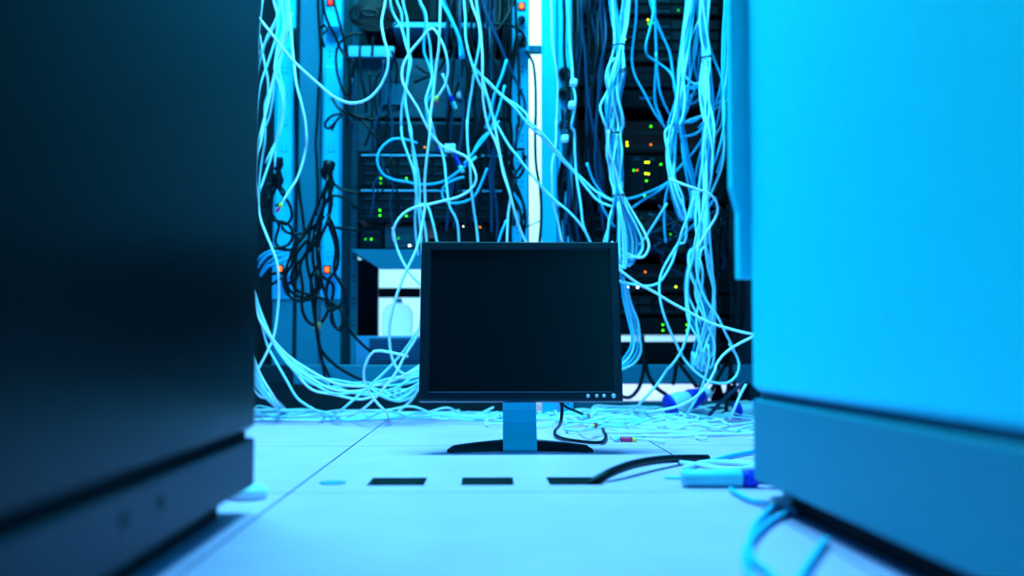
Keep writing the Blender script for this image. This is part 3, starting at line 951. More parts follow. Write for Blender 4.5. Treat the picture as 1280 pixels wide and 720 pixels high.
cable(('B 490,0 530,120 545,220 555,330 555,450 560,580 590,720 C 620,100 650,190 670,300 705,410 735,520 760,600 800,690 830,750', 2.46), 'bright cable dropping along the edge of the orange-switch rail to the monitor top', m_=WHITEC2)
cable(('B 520,0 530,100 540,230 510,400 495,500 475,620 465,720 C 468,0 470,130 485,270 490,380 505,500 520,600 535,750', 2.5), 'pale cable crossing over its neighbour and falling straight behind the screen', m_=W)
cable(('B 520,0 545,180 553,300 558,450 600,600 625,720 C 640,130 660,240 690,350 712,430 700,520 690,750', 2.52), 'pale cable twisting round the bright one beside the orange-switch rail', m_=WHITEC2)
cable(('B 500,370 580,460 640,510 700,560 745,590 810,660 I 0,5 80,80 160,170 240,260 310,330 380,400 460,450 480,455', 2.5), 'upper of two parallel cables crossing the bright gap to the tied bundle', m_=W)
cable(('B 500,390 570,440 650,530 735,610 I 0,30 90,110 190,220 270,300 330,380 400,460 475,492', 2.5), 'lower of two parallel cables crossing the bright gap to the tied bundle', m_=W)
cable(('O 430,120 390,105 300,100 235,160 220,220 250,290 320,320 380,325 C 150,352 250,362 340,345 410,300 470,250', 2.68), 'blue cable making a wide oval across the drive-bay servers', m_=B_, plugs=[(-1, 'rj')])
cable(('C 580,270 550,350 510,430 460,460 380,468 340,450 325,400 350,360 420,330 450,325', 2.66), 'blue cable curled in a hook below the wide oval one', m_=B_)
cable(('C 195,470 240,480 270,560 300,690 310,740', 2.55), 'short pale cable branching to the top corner of the monitor', m_=W)
cable(('C 650,0 560,110 490,200 450,250', 2.62), 'short blue cable slanting between the two straight falls above the monitor', m_=B_)
cable(('C 640,30 545,110 500,190', 2.7), 'short blue cable beside the slanting one above the monitor', m_=B_)
cable(('B 690,340 660,440 620,540 600,640 570,720', 2.6), 'blue cable slanting left of the pale mounting rail', m_=B_, r=.0038)
cable(('B 680,480 650,600 620,690 590,740', 2.64), 'short blue cable under the slanting one at the mounting rail', m_=B_)
cable(('C 690,560 665,620 640,700 630,740', 2.64), 'short blue cable vanishing behind the middle of the screen top', m_=B_)
cable(('B 330,420 360,500 380,550', 2.7), 'stub of pale cable with a deep blue boot beside the round badge', m_=W, plugs=[(-1, 'rj')])
cable(('C 300,165 345,155 380,150 395,190 420,240', 2.7), 'short cable with a pale block and blue plug right of the white light', m_=BLUEP, r=.005, plugs=[(-1, 'rj')])
MB().box(*[v for v in (X(555, 2.68), X(569, 2.68), 2.68, 2.70, Z(190, 2.68), Z(180, 2.68))], PALEP, .002).build('cable_coupler', None, 'pale block coupler above the deep blue plug in the middle rack', 'coupler', origin=PY(562, 185, 2.68))
# round badge
p = PY(575.5, 119, RY + .04)
MB().lathe(p, (0, -1, 0), [(0, .0105), (.0015, .0105), (.002, .009), (.0021, .004)], BUTTON, 20).build('round_badge', None, 'pale oval badge on the rack enclosure', 'badge', origin=p)
# between the racks
cable(('H 130,0 132,100 135,250 155,370 165,450 165,600 160,720 I 160,0 155,150 135,250 135,380 145,480 170,570 195,700', 2.55), 'thin white cable meandering down the pale cover strip of the dark rack', m_=WHITEC2, r=.0026)
cable(('H 225,0 232,130 240,260 250,380 250,470 265,560 255,650 245,720 I 260,50 265,180 275,330 295,470 310,600 350,690 370,740', 2.5), 'pale cable passing two white tags next to the black plugs', m_=W)
cable(('I 330,240 375,350 440,430 480,450', 2.66), 'short blue cable slanting up from the second bundle tie', m_=B_)
cable(('I 395,420 420,500 465,570 490,600', 2.66), 'short blue cable slanting down towards the tied bundle', m_=B_)
for q_, lb in (((717, 103), 'upper'), ((715, 131), 'lower'), ((706, 173), 'third')):
    p = PY(q_[0], q_[1], 2.5)
    MB().box(p.x - .009, p.x + .009, 2.485, 2.515, p.z - .009, p.z + .007, LABELM, .003).build('cable_tag', None, {'upper': 'upper white tag wrapped on the cable beside the black plugs', 'lower': 'white tag just below the upper one beside the black plugs', 'third': 'small white tag on the leads below the third black plug'}[lb], 'cable tag', 'white tags by the black plugs', origin=p)


# ------------------------------------------------------------------ tied bundles
def bundle(stations, n, label, group, m_=None, r=RC, tail=None, seed=0, spread_y=1.0):
    """stations: (px, py, half width px, Y); each cable keeps a slowly drifting seat inside the bundle"""
    rnd = random.Random(seed)
    for i in range(n):
        u0 = -1 + 2 * (i + .5) / n
        ph, ph2 = rnd.uniform(0, 6.28), rnd.uniform(0, 6.28)
        v0 = rnd.uniform(-1, 1)
        pts = []
        for k, (px, py, hwid, Y) in enumerate(stations):
            u = max(-1.1, min(1.1, u0 + .75 * math.sin(ph + k * 1.35)))
            if len(stations) - 1 == k or k == 0: u = u0 if k else u
            v = max(-1, min(1, v0 + .5 * math.sin(ph2 + k * 1.3)))
            p = PY(px + u * hwid, py, Y)
            hy = min(.032, max(.008, hwid / 480.0 * 1.2)) * spread_y
            p.y += v * hy
            pts.append(p)
        if tail:
            pts += tail(i, n, u0, rnd)
        # tops run up and back into the rack
        q = pts[0]
        if q.z > 1.1:
            pts = [Vector((q.x, RY + .03, q.z + .38)), q + Vector((rnd.uniform(-.02, .02), .08, .28)), q + Vector((0, .01, .12))] + pts
        mm = m_ or (WHITEC, BLUEC, WHITEC, BLUED, WHITEC)[i % 5]
        if mm is BLUEC and i % 2: mm = BLUED
        cable(pts, label, m_=mm, r=r, group=group)


def S_(letter, *q):
    cx0, cy0, s_ = CROPS[letter]
    return [(cx0 + a / s_, cy0 + b / s_, h_ / s_, Y) for (a, b, h_, Y) in q]


GB = 'big tied bundle in the dark rack'


def tail_big(i, n, u, rnd):
    # below the second tie the cables fan out and most curl back in hanging loops
    k = i / n
    out = []
    if k < .28:
        tx = f'E {110 - 60 * k:.0f},560 {75 + 60 * k:.0f},660 {60 + 60 * k:.0f},740'
    elif k < .5:
        tx = f'E {130 + 60 * k:.0f},560 {125 + 70 * k:.0f},700 {130 + 70 * k:.0f},800'
    else:
        a = (k - .5) * 2
        tx = (f'E {150 + 60 * a:.0f},500 {172 + 98 * a:.0f},600 {175 + 135 * a:.0f},680 G {175 + 137 * a:.0f},{10 + 50 * a * (1 if i % 2 else .5):.0f} '
              f'{175 + 95 * a:.0f},{165 - 75 * a + rnd.uniform(-12, 12):.0f} {165:.0f},{160 - 90 * a:.0f} 110,{130 - 110 * a:.0f}')
    return parse(tx, 2.5 - .01 * i % .06)


st_a = S_('D', (115, -10, 18, 2.55), (130, 120, 16, 2.54), (142, 262, 14, 2.52), (132, 400, 36, 2.52), (126, 540, 44, 2.52), (122, 700, 46, 2.52)) + \
    S_('E', (118, 85, 32, 2.52), (125, 200, 34, 2.52), (140, 320, 30, 2.52), (148, 428, 26, 2.5))
st_b = S_('D', (200, -10, 20, 2.55), (180, 120, 18, 2.54), (158, 262, 14, 2.52), (150, 400, 34, 2.5), (142, 540, 44, 2.5), (134, 700, 48, 2.5)) + \
    S_('E', (122, 85, 32, 2.5), (128, 200, 34, 2.5), (142, 320, 30, 2.5), (150, 428, 26, 2.48))
bundle(st_a, 9, 'pale cable of the thick tied bundle hanging in the dark rack', GB, tail=tail_big, seed=3)
bundle(st_b, 10, 'pale cable of the thick tied bundle hanging in the dark rack', GB, tail=tail_big, seed=5)
cable(('D 130,330 100,360 75,440 85,490 100,540', 2.5), 'loose strand bulging from the tied bundle just below its first tie', m_=W)
cable(('D 95,500 75,540 45,600 55,660 80,720 E 100,50 110,110', 2.5), 'loose strand looping from the tied bundle above its lower tie', m_=W)
cable(('E 90,60 95,180 130,270 170,400 240,530 290,620 318,700 G 312,60 285,98 230,92 170,50 110,10', 2.47), 'pale cable spiralling over the face of the thick tied bundle', m_=WHITEC2)


def tie(px, py, wpx, Y, label):
    p = PY(px, py, Y)
    hw_ = wpx / 2 / (F / Y)
    mb = MB()
    n = 20
    vs, fs = [], []
    for (dr, z) in ((0, -.0022), (.0016, -.0022), (.0016, .0022), (0, .0022)):
        for k in range(n):
            a = 2 * math.pi * k / n
            vs.append((p.x + (hw_ + dr) * math.cos(a), p.y + (min(hw_, .022) + dr + .006) * math.sin(a), p.z + z))
    for r_ in range(4):
        for k in range(n):
            fs.append((r_ * n + k, r_ * n + (k + 1) % n, ((r_ + 1) % 4) * n + (k + 1) % n, ((r_ + 1) % 4) * n + k))
    mb.add(vs, fs, TIEM, True)
    mb.box(p.x + hw_ * .2, p.x + hw_ * .2 + .006, p.y - min(hw_, .022) - .012, p.y - min(hw_, .022) - .0055, p.z - .003, p.z + .003, TIEM, .001)
    return mb.build('cable_tie', None, label, 'cable tie', origin=p)


tie(773, 58, 15, 2.52, 'dark tie cinching the thick bundle where its two branches meet')
tie(767, 168, 17, 2.51, 'dark tie round the middle of the thick cable bundle')
tie(773, 245, 15, 2.49, 'lowest dark tie on the thick bundle, above the fanned loops')
tie(883, 73, 13, 2.55, 'dark tie round the hanging cables beside the pale cabinet')
tie(324, 397, 8, 2.53, 'dark tie round the sheaf of cables next to the black cabinet')
tie(778, 88, 5, 2.47, 'small dark tie on a side strand of the thick bundle')

# dark rack, single runs
cable(('D 250,0 250,100 235,230 225,340 240,430 290,530 350,640 410,715 E 430,60', 2.56), 'blue cable bowing away to the side of the thick bundle', m_=B_)
cable(('D 345,0 345,60 330,140 300,270 310,310 360,340 420,380 450,420 470,520 475,640 E 440,20', 2.55), 'blue cable with a sharp hooked bend near the yellow-green lights', m_=B_)
cable(('D 320,0 345,80 400,200 440,290 460,430 475,560 490,700 E 500,80 530,200', 2.57), 'blue cable arcing to join the middle stream from the upper lights', m_=B_)
cable(('D 340,0 350,80 400,210 430,280 450,400 460,520', 2.6), 'blue cable just inside the arcing one', m_=B_)
cable(('D 350,0 355,200 360,360 355,480 360,580 400,680', 2.6), 'blue cable hanging plumb behind the hooked one', m_=B_, r=.0036)
cable(('D 357,300 365,420 380,520 410,590 440,640', 2.58), 'short blue cable peeling off the plumb one', m_=B_)
GM = 'middle stream of cables in the dark rack'
bundle(S_('D', (555, -10, 18, 2.55), (530, 200, 20, 2.55), (510, 400, 18, 2.53), (500, 560, 24, 2.52), (460, 700, 30, 2.5)) +
       S_('E', (440, 60, 26, 2.5), (440, 200, 22, 2.5), (455, 320, 20, 2.5), (480, 430, 22, 2.5), (505, 540, 14, 2.5), (545, 560, 10, 2.52), (572, 480, 10, 2.54), (575, 400, 14, 2.56)), 7,
       'pale cable in the middle stream falling through the dark rack', GM, seed=8)
bundle(S_('D', (540, -10, 14, 2.58), (520, 220, 12, 2.58), (500, 420, 14, 2.58), (495, 640, 16, 2.58)) +
       S_('E', (505, 60, 16, 2.6), (525, 200, 14, 2.6), (555, 340, 16, 2.6), (570, 460, 14, 2.6), (520, 570, 12, 2.6), (480, 520, 6, 2.6), (470, 440, 8, 2.6)), 4,
       'blue cable behind the middle stream, hooking up at its lower end', 'hooked cables behind the middle stream', m_=B_, seed=12)
cable(('D 655,0 610,100 560,200 530,330 525,400 540,440 575,470 600,475', 2.56), 'pale cable curving off the top of the second stream into a hook', m_=W)
G2 = 'second stream of cables beside the pale cabinet'
bundle(S_('D', (625, -10, 26, 2.55), (625, 150, 20, 2.55), (645, 328, 18, 2.55), (645, 500, 30, 2.53), (650, 650, 30, 2.52)) +
       S_('E', (655, 60, 24, 2.5), (650, 200, 30, 2.5), (635, 400, 28, 2.5), (620, 560, 30, 2.48), (610, 700, 34, 2.48)) +
       S_('G', (580, 60, 26, 2.47), (580, 180, 38, 2.46), (590, 300, 48, 2.46), (610, 450, 54, 2.45), (620, 590, 50, 2.45), (610, 720, 44, 2.45)) +
       S_('L', (590, 60, 50, 2.45), (575, 175, 36, 2.45)), 10,
       'pale cable in the second stream, falling straight beside the pale cabinet', G2, seed=21)
bundle(S_('D', (632, -10, 16, 2.57), (636, 160, 14, 2.56), (648, 328, 13, 2.55), (655, 520, 20, 2.54)) + S_('E', (655, 20, 18, 2.53), (652, 200, 20, 2.5), (642, 420, 16, 2.46), (650, 600, 12, 2.45)) +
       S_('G', (650, 20, 14, 2.45), (670, 150, 20, 2.45), (690, 300, 16, 2.44), (670, 480, 26, 2.44), (650, 640, 34, 2.44)) + S_('L', (640, 60, 34, 2.44), (600, 190, 20, 2.44)), 5,
       'pale cable of the tight sheaf low in front of the dark rack', 'tight low sheaf in front of the dark rack', m_=WHITEC, seed=22)
for i, (tx, lb) in enumerate([
    ('D 600,0 600,150 590,280 560,400 540,520 510,700', 'blue cable hanging between the two streams, slanting inward'),
    ('D 640,130 660,230 690,340 720,430 740,490 760,560', 'blue cable crossing outward above the second stream tie'),
    ('D 575,0 560,120 545,250 545,400 535,520', 'blue cable close beside the top of the middle stream'),
    ('D 590,0 600,130 575,300 590,430 620,520 640,640', 'blue cable winding between the two streams'),
    ('D 620,0 640,160 600,330 600,440 560,560 530,640', 'blue cable tangled at the heart of the second stream'),
    ('D 540,500 580,480 620,500 600,560 550,590 540,550 590,520', 'blue cable coiled in a small knot between the streams'),
    ('D 530,480 570,500 625,470 640,420', 'short blue cable over the small knot'),
    ('D 730,440 700,560 650,660 600,720', 'blue cable slanting down from the outer strand'),
    ('D 740,550 640,640 560,690 525,690', 'blue cable reaching across to the middle stream'),
    ('D 790,540 700,610 600,660 525,685 480,740', 'pale cable stretching across from the pale cabinet to the middle stream'),
    ('E 640,70 570,180 480,280 400,380 300,440 225,495', 'blue cable running diagonally under the column of yellow lights'),
    ('E 440,340 380,380 300,415 230,440 170,450', 'blue cable stretched from the lowest bundle tie'),
    ('E 640,0 610,60 560,85 500,90', 'short blue cable curving in behind the second stream'),
    ('E 420,470 300,660 270,700', 'pale cable slanting down toward the monitor corner'),
    ('E 440,330 415,450 410,600 415,690', 'blue cable hanging straight below the middle stream'),
    ('E 610,180 585,300 570,420 600,500 620,560', 'blue cable bowing beside the second stream'),
        ('E 690,440 600,560 520,640 460,730', 'blue cable slanting across the foot of the streams')]):
    cable((tx, 2.56 + .012 * (i % 6)), lb, m_=B_ if 'blue' in lb else W)
GR = 'outer strand along the edge of the pale cabinet'
for i, tx in enumerate(['D 752,0 742,200 738,450 745,600 E 735,60 700,200 672,275', 'D 775,0 765,200 755,400 740,560 735,700 E 700,80 720,0' if False else 'D 775,0 762,180 770,330 750,480 740,620 E 745,10 745,150 725,270 670,405 640,470',
                        'D 765,0 750,160 745,300 735,450 720,600 690,720 E 660,60 690,120', 'D 785,100 770,250 765,420 745,560 730,700 E 700,70 640,200', 'D 760,0 770,120 750,240 760,380 740,520 745,640 E 740,40 735,160 700,300']):
    cable((tx, 2.5 + .03 * i), 'pale cable in the outer strand along the upper edge of the pale cabinet', m_=W if i % 2 else B_, group=GR)
cable(('E 440,330 500,360 580,390 660,420 700,460 710,520 680,580 640,640 600,700 G 560,80', 2.42), 'bright cable bulging outward in a smooth bow before the second stream', m_=WHITEC2)
cable(('E 575,430 530,560 500,640 G 492,10 450,80 400,170 380,240 380,330 400,420 450,540 510,650 L 430,20 480,110 560,200 660,262 760,270 830,220 855,140 835,70 790,0 G 800,620 750,530 700,430 640,340 595,200 600,80 620,0', 2.42), 'pale cable making one long hanging loop before the dark rack', m_=W)
cable(('E 430,100 435,200 450,310 480,420 520,520 530,620 520,690 G 490,20 460,110 410,200 370,245 300,262 230,250 165,235 120,215', 2.46), 'pale cable curving round to the edge of the monitor under the loops', m_=W)
cable(('G 120,150 165,180 250,240 350,290 450,350 550,405 650,460 750,495 870,525 940,535', 2.36), 'bright cable stretched diagonally from the monitor edge to the pale cabinet', m_=WHITEC2)
cable(('G 930,530 870,560 800,600 740,650 700,710 L 690,170 620,290 540,370 430,430 300,460 f180,475 f90,520 f0,545', 2.34), 'bright cable curving from the pale cabinet down to the floor by the monitor', m_=WHITEC2)
cable(('E 640,440 600,590 575,700 G 570,100 545,200 540,330 550,450 530,540 490,640 430,720 L 363,166 290,280 190,390 f100,440 f0,490 f-60,520', 2.4), 'pale cable falling slantwise to the floor beside the monitor foot', m_=W)
cable(('L 630,0 640,110 600,280 560,380 520,450 f450,485 f380,470', 2.42), 'pale cable dropping in front of the blue and white coupling', m_=W)
for i in range(4):
    tx = f'G {165 + i * 9},{180 + i * 25} {180 + i * 14},{330 + i * 10} {205 + i * 18},{450} {222 + i * 17},{540 + i * 6} {215 + i * 20},{600 + i * 8} {190 + i * 15},{650 + i * 14} {165},{680 + i * 16} 120,{700 + i * 18}'
    cable((tx, 2.5 + .02 * i), 'pale cable looping back beside the right edge of the monitor', m_=W if i % 2 else B_, group='loops beside the monitor')
cable(('L 900,280 860,340 800,480 f790,520', 2.4), 'short pale cable leaning on the pale cabinet near the floor', m_=WHITEC2)
cable(('L f600,485 590,450 640,428 750,430 840,470 f860,500 f800,515 f700,505 f620,520', 2.45), 'pale cable making a flat hoop on top of the floor pile', m_=WHITEC2)

# ------------------------------------------------------------------ floor pile (right)
rnd = random.Random(77)


def floor_cable(xa, xb_, ya_, yb2, n, heading, zmax, label, group, m_):
    x, y = rnd.uniform(xa, xb_), rnd.uniform(ya_, yb2)
    h_ = heading + rnd.uniform(-.5, .5)
    pts = []
    turn = rnd.uniform(-.35, .35)
    for k in range(n):
        pts.append(Vector((x, y, RC + rnd.uniform(0, zmax))))
        if rnd.random() < .2: turn = rnd.uniform(-.6, .6)
        h_ += turn
        x += math.cos(h_) * .07
        y += math.sin(h_) * .07 * .8
        x = max(xa - .1, min(xb_ + .06, x)); y = max(ya_ - .02, min(yb2 + .1, y))
    cable(pts, label, m_=m_, r=.0028, group=group)


for i in range(30):
    floor_cable(.28, .78, 2.22, 2.72, rnd.randint(8, 13), rnd.choice((0, math.pi)), .022, 'pale cable in the flat floor heap between monitor and pale cabinet', 'heap of cables on the floor by the pale cabinet', WHITEC2 if i % 3 else WHITEC)
for i in range(12):
    floor_cable(.10, .45, 2.35, 2.75, rnd.randint(6, 10), rnd.choice((0, math.pi)), .015, 'pale cable lying on the floor just behind the monitor stand', 'cables on the floor behind the monitor stand', WHITEC2 if i % 3 else WHITEC)
for i in range(9):
    floor_cable(.36, .62, 2.02, 2.3, rnd.randint(4, 7), rnd.choice((0, math.pi)), .004, 'pale cable straggling from the front edge of the floor heap', 'stragglers at the front of the floor heap', WHITEC2)
for i in range(8):
    floor_cable(-.55, .0, 2.5, 2.76, rnd.randint(5, 8), rnd.choice((0, math.pi)), .03, 'pale cable piled on the floor at the foot of the middle rack', 'cables piled at the foot of the middle rack', WHITEC if i % 2 else WHITEC2)

# red-booted plugs on short leads
cable(('M f760,290 f700,280 f640,276 f594,278', 2.1), 'pale lead ending in the nearest red-booted plug, in front of the floor heap', m_=WHITEC2, r=.0026, plugs=[(-1, 'redplug')], wob=0)
cable(('M f330,240 F380,221 F408,210', 2.2), 'pale lead with a red-booted plug inside the black cable loop', m_=WHITEC2, r=.0026, plugs=[(-1, 'redplug')], wob=0)
cable(('M f440,130 F405,152 F378,160', 2.3), 'pale lead with a red-booted plug just below the monitor buttons', m_=WHITEC2, r=.0026, plugs=[(-1, 'redplug')], wob=0)
# monitor's own leads
cable(('M 235,60 @2.0 250,110 247,170 f215,235 f225,262 f300,282 f430,293 f466,275 f460,240 f420,200 350,150 260,108 235,60', 2.0), 'black lead drooping from the monitor in a pointed loop on the floor', 'monitor_lead', BLACKC, .0034, wob=0)
cable(('M 60,90 @2.05 f130,152 f230,165 f330,172 f460,170 f540,150 f600,122 f680,128 f800,155 f960,165 @2.5 1000,140 1040,95 1100,40 1180,-20', 2.1), 'dark navy lead lying across the floor heap from the stand to the pale cabinet', 'monitor_lead', NAVYC, .0045, wob=0)

# ------------------------------------------------------------------ black cords
GP = 'black cords tangled below the power strip'
for i, (tx, y) in enumerate([
    ('J 395,185 400,230 380,290 350,350 320,430 300,520 290,620 K 300,60 320,180 325,255 335,330 350,420 380,490 400,560', 2.6),
    ('J 395,200 425,260 400,320 360,400 330,480 320,600 K 320,40 320,200 330,300 350,400 370,520', 2.63),
    ('J 400,215 385,300 370,400 340,520 350,640 K 300,20 310,160 325,250 345,380', 2.58),
    ('J 400,220 420,330 400,430 350,560 370,700 K 400,60 370,200 330,260', 2.62),
    ('J 410,190 430,240 480,270 560,285', 2.7), ('J 400,330 430,300 480,310 540,360', 2.7), ('J 395,200 405,330 405,440 450,460 500,465 560,475', 2.7),
    ('J 400,390 430,460 450,560 440,660 400,720 K 370,100 385,180 440,160 465,90 430,30', 2.56),
    ('J 390,240 340,360 290,480 240,560 220,650 K 180,20 200,90 270,120 330,60 310,0', 2.58),
    ('J 380,400 300,480 250,520 210,620 K 170,40 190,110 250,140 300,100', 2.6),
    ('J 400,420 440,560 430,680 K 440,60 460,130 465,210 430,270 400,240 400,160', 2.62),
    ('J 340,480 300,560 260,640 K 260,70 260,180 290,240 325,255', 2.55),
    ('J 350,560 K 350,60 390,170 410,250 440,280 460,240 440,180 400,150', 2.55),
    ('J 370,380 350,520 290,600 K 210,0 220,80 300,110 390,140 450,190 480,270 540,340 600,390', 2.6),
    ('K 325,255 350,370 400,430 470,480 540,515', 2.62),
        ('J 300,520 240,600 K 230,30 180,60 200,120 290,130 350,60 330,0', 2.57)]):
    cable((tx, y), ('black cord from the rail plug, longest of the tangle, falling toward the floor', 'black cord in the tangle bending left then dropping through the taped joint', 'black cord in the tangle ending just past the tan tape',
                    'black cord with a plug, ending at the tan tape', 'thin black cord arching from the plug to the drive-bay servers', 'thin black cord reaching across to the lower drive-bay server', 'thin black cord reaching across to the small black box',
                    'black cord ballooning out over the orange switch of the second rail', 'black cord making the wide loop over the blue-grey cover', 'black cord making the outermost loop at the cover', 'black cord hanging in a long loop beside the mounting rail',
                    'short black cord curving into the tan tape', 'black cord coiled low beside the mounting rail', 'black cord trailing off to the low blue device', 'black cord running from the tan tape to the foot of the rack',
                    'black cord curling under the outermost loop')[i], 'power_cable', BLACKC, .0042, group=GP, plugs=[(0, 'power')] if i in (0, 3) else ())
GQ = 'black cords beside the black cabinet'
for i, (tx, y) in enumerate([
    ('J 155,175 150,240 170,290 200,330 215,400 190,440 150,430', 2.6), ('J 150,240 120,300 90,340 60,360 45,400', 2.6), ('J 155,250 185,280 180,330 140,350', 2.62),
    ('J 120,420 200,440 220,490 200,540 150,560 110,560', 2.58), ('J 100,300 110,380 150,440 140,540 230,580', 2.6), ('J 60,600 120,560 190,570 240,560 270,500', 2.6),
    ('J 90,250 80,340 110,420 100,520 60,600', 2.62), ('J 60,690 90,640 140,610 170,600', 2.55), ('J 50,660 100,600 150,580', 2.56), ('J 50,620 90,590 130,570', 2.57), ('J 60,700 110,650 160,640 200,610', 2.54),
        ('J 170,450 190,480 240,490 280,480', 2.6), ('K 30,70 80,30 120,10 170,5', 2.55), ('K 30,80 90,70 130,50 160,30', 2.56), ('J 130,250 100,240 90,290 130,310', 2.62)]):
    cable((tx, y), ('black cord with a plug curling right over the first rail', 'black cord sweeping from the plugs toward the black cabinet', 'black cord with a plug making a small hook on the first rail', 'black cord looped in a ring below the red and yellow plug',
                    'black cord snaking across to the blue-grey cover', 'black cord arching over to the seam of the cover', 'black cord wriggling down close by the black cabinet', 'curved blue cord, lowest of the fan by the black cabinet',
                    'short curved blue cord in the fan by the black cabinet', 'shortest curved blue cord in the fan by the black cabinet', 'longest curved blue cord in the fan by the black cabinet', 'black cord reaching from the first rail to the cover',
                    'black cord fanning up from the sheaf root by the black cabinet', 'flatter black cord fanning up from the sheaf root by the black cabinet', 'small black cord hooked beside the upper plug of the first rail')[i],
          'power_cable', BLUED if 7 <= i <= 10 else BLACKC, .004, group=GQ, plugs=[(0, 'power')] if i in (0, 2) else ())
# straight dark cords
cable(('A 235,145 238,300 235,500 238,720 J 240,90 255,250 275,400 285,480', 2.78), 'black cord running down the seam of the blue-grey rack cover', 'power_cable', BLACKC, .0045)
cable(('A 352,0 355,120 362,280 350,440 345,600 340,720 J 345,100 350,300 340,400', 2.78), 'long black cord down the edge of the pale mounting rail', 'power_cable', BLACKC, .004)
for i, (tx, lb) in enumerate([
    ('A 375,0 395,100 440,190 460,240 500,300', 'black cord dropping from the red switch strip'),
    ('A 430,0 450,80 475,180 490,250 500,290 500,480', 'black cord slanting past the red switch'),
    ('A 355,140 380,120 395,150 370,180 385,240', 'black cord with a small curl beside the upper pale rail'),
    ('A 590,170 520,175 470,210 445,250 440,330 460,420 490,480', 'black cord arching down over the pale shelf edge'),
    ('A 420,490 460,550 530,585 600,600 680,580 740,530', 'black cord sagging below the deep pale one'),
    ('A 470,570 430,580 400,600 385,630 400,640 430,610', 'black cord fraying into a knot on the pale rail'),
    ('A 470,575 440,600 415,650', 'black cord end beside the knot on the pale rail'),
    ('A 470,500 520,570 600,590', 'short black cord behind the knot'),
    ('A 560,230 560,300 570,400 590,500 590,560', 'thin dark cord hanging inside the rack enclosure'),
    ('A 625,180 620,280', 'short black cord over the pale shelf edge'),
    ('A 720,260 745,330 740,420', 'short black cord above the dotted vent'),
    ('A 570,600 620,660 660,720 J 650,60', 'black cord leading down to the twin-vent server')]):
    cable((tx, 2.7 + .01 * (i % 5)), lb, 'power_cable', BLACKC, .0038)
for i in range(8):
    cxp, cyp = 462 + i * .8, 16 + i * .5
    a = []
    for k in range(15):
        t_ = k / 14 * math.pi * 2.1 + i
        a.append(PY(cxp + (9 + i * 3.2 + 2 * math.sin(k + i)) * math.cos(t_), cyp + (4 + i * 2.1) * math.sin(t_), 2.70 + .012 * i))
    cable(a, 'black cable coiled in a flat hank at the top of the middle rack', 'power_cable', BLACKC, .003, group='coiled black hank at the top of the middle rack')
for i, (tx, lb) in enumerate([
    ('B 555,0 590,120 640,230 690,350 750,470 790,560 790,640 770,720 C 765,50 740,130 700,200', 'navy cable slanting down over the orange-switch rail'),
    ('B 740,0 745,160 755,300 760,450 755,720 C 750,30 740,150 700,230', 'black cord hanging straight past the orange switch'),
    ('B 730,0 700,80 680,120 620,200', 'black cord crossing beside the orange switch'),
    ('B 620,140 720,145 780,180 800,240 790,260', 'black cord arching to the plug below the orange switch'),
    ('B 800,280 835,340 850,450 852,720 C 850,0 855,250 880,400 885,560 870,740', 'black cord running down the bright gap between the racks'),
    ('B 610,220 610,330 640,380 630,440 580,470', 'dark cord hooked near the rack enclosure side'),
    ('B 180,360 230,400 300,400 350,320 370,290', 'dark cord behind the arch of the looping pale cable'),
    ('B 170,460 230,440 290,415', 'short dark cord crossing the pale strands'),
    ('C 790,170 740,170 720,220 740,290 780,240 800,200', 'black cord knotted on the right-hand rail of the middle rack'),
    ('C 780,180 790,260 760,320 720,330 740,400 780,460 795,560 780,690', 'black cord trailing from the knot to the monitor top'),
    ('C 740,330 720,420 760,500 780,620 800,750', 'black cord beside the trailing one above the monitor'),
    ('C 750,280 710,380 740,480 730,600', 'black cord bent close to the mounting rail'),
    ('C 700,230 730,330 770,430 790,520 760,600', 'black cord twisting under the knot'),
        ('C 795,605 880,570', 'thin dark cord across the bright gap')]):
    cable((tx, 2.68 + .01 * (i % 5)), lb, 'power_cable', NAVYC if 'navy' in lb else BLACKC, .0042 if i != 13 else .0015)
# plugs on the strip between racks
for i, (px, py, lb) in enumerate([(705, 93, 'black plug, highest of those on the strip beside the bright gap'), (705, 118, 'black plug below the highest one on the strip beside the bright gap'),
                                  (706, 158, 'black plug above the third white tag')]):
    Yp = RY - .032
    p = PY(px, py, Yp)
    a = [p + Vector((0, -.045, 0)), p + Vector((.008, -.075, -.02)), PY(px + 6, py + 40, 2.72), PY(px + 3 - i * 4, py + 110, 2.70), PY(px + 8 - i * 6, 300, 2.7), PY(px + 12 - i * 3, 340, 2.7)]
    o = cable(a, lb, 'power_cable', BLACKC, .004)
    MB().lathe(p, (0, -1, 0), [(.001, .018), (.018, .018), (.03, .013), (.045, .006)], BLACKC, 18).build('plug', o)
for i, (px, py, lb) in enumerate([(652, 26, 'small black plug under the orange square switch'), (650, 53, 'black plug at the end of the power strip under the orange switch')]):
    Yp = RY - .032
    p = PY(px, py, Yp)
    a = [p + Vector((0, -.03, 0)), p + Vector((-.01, -.05, -.03)), PY(px - 10, py + 40, 2.74), PY(px - 15, py + 100, 2.76)]
    o = cable(a, lb, 'power_cable', BLACKC, .004)
    MB().lathe(p, (0, -1, 0), [(.001, .011 + .006 * i), (.014, .011 + .006 * i), (.03, .006)], BLACKC, 16).build('plug', o)
cable(('H 200,0 205,100 205,300 215,400 225,560 230,720 I 215,40 200,200 185,350 180,500 190,560', 2.68), 'black cord hugging the strip with the stacked plugs', 'power_cable', BLACKC, .0045)


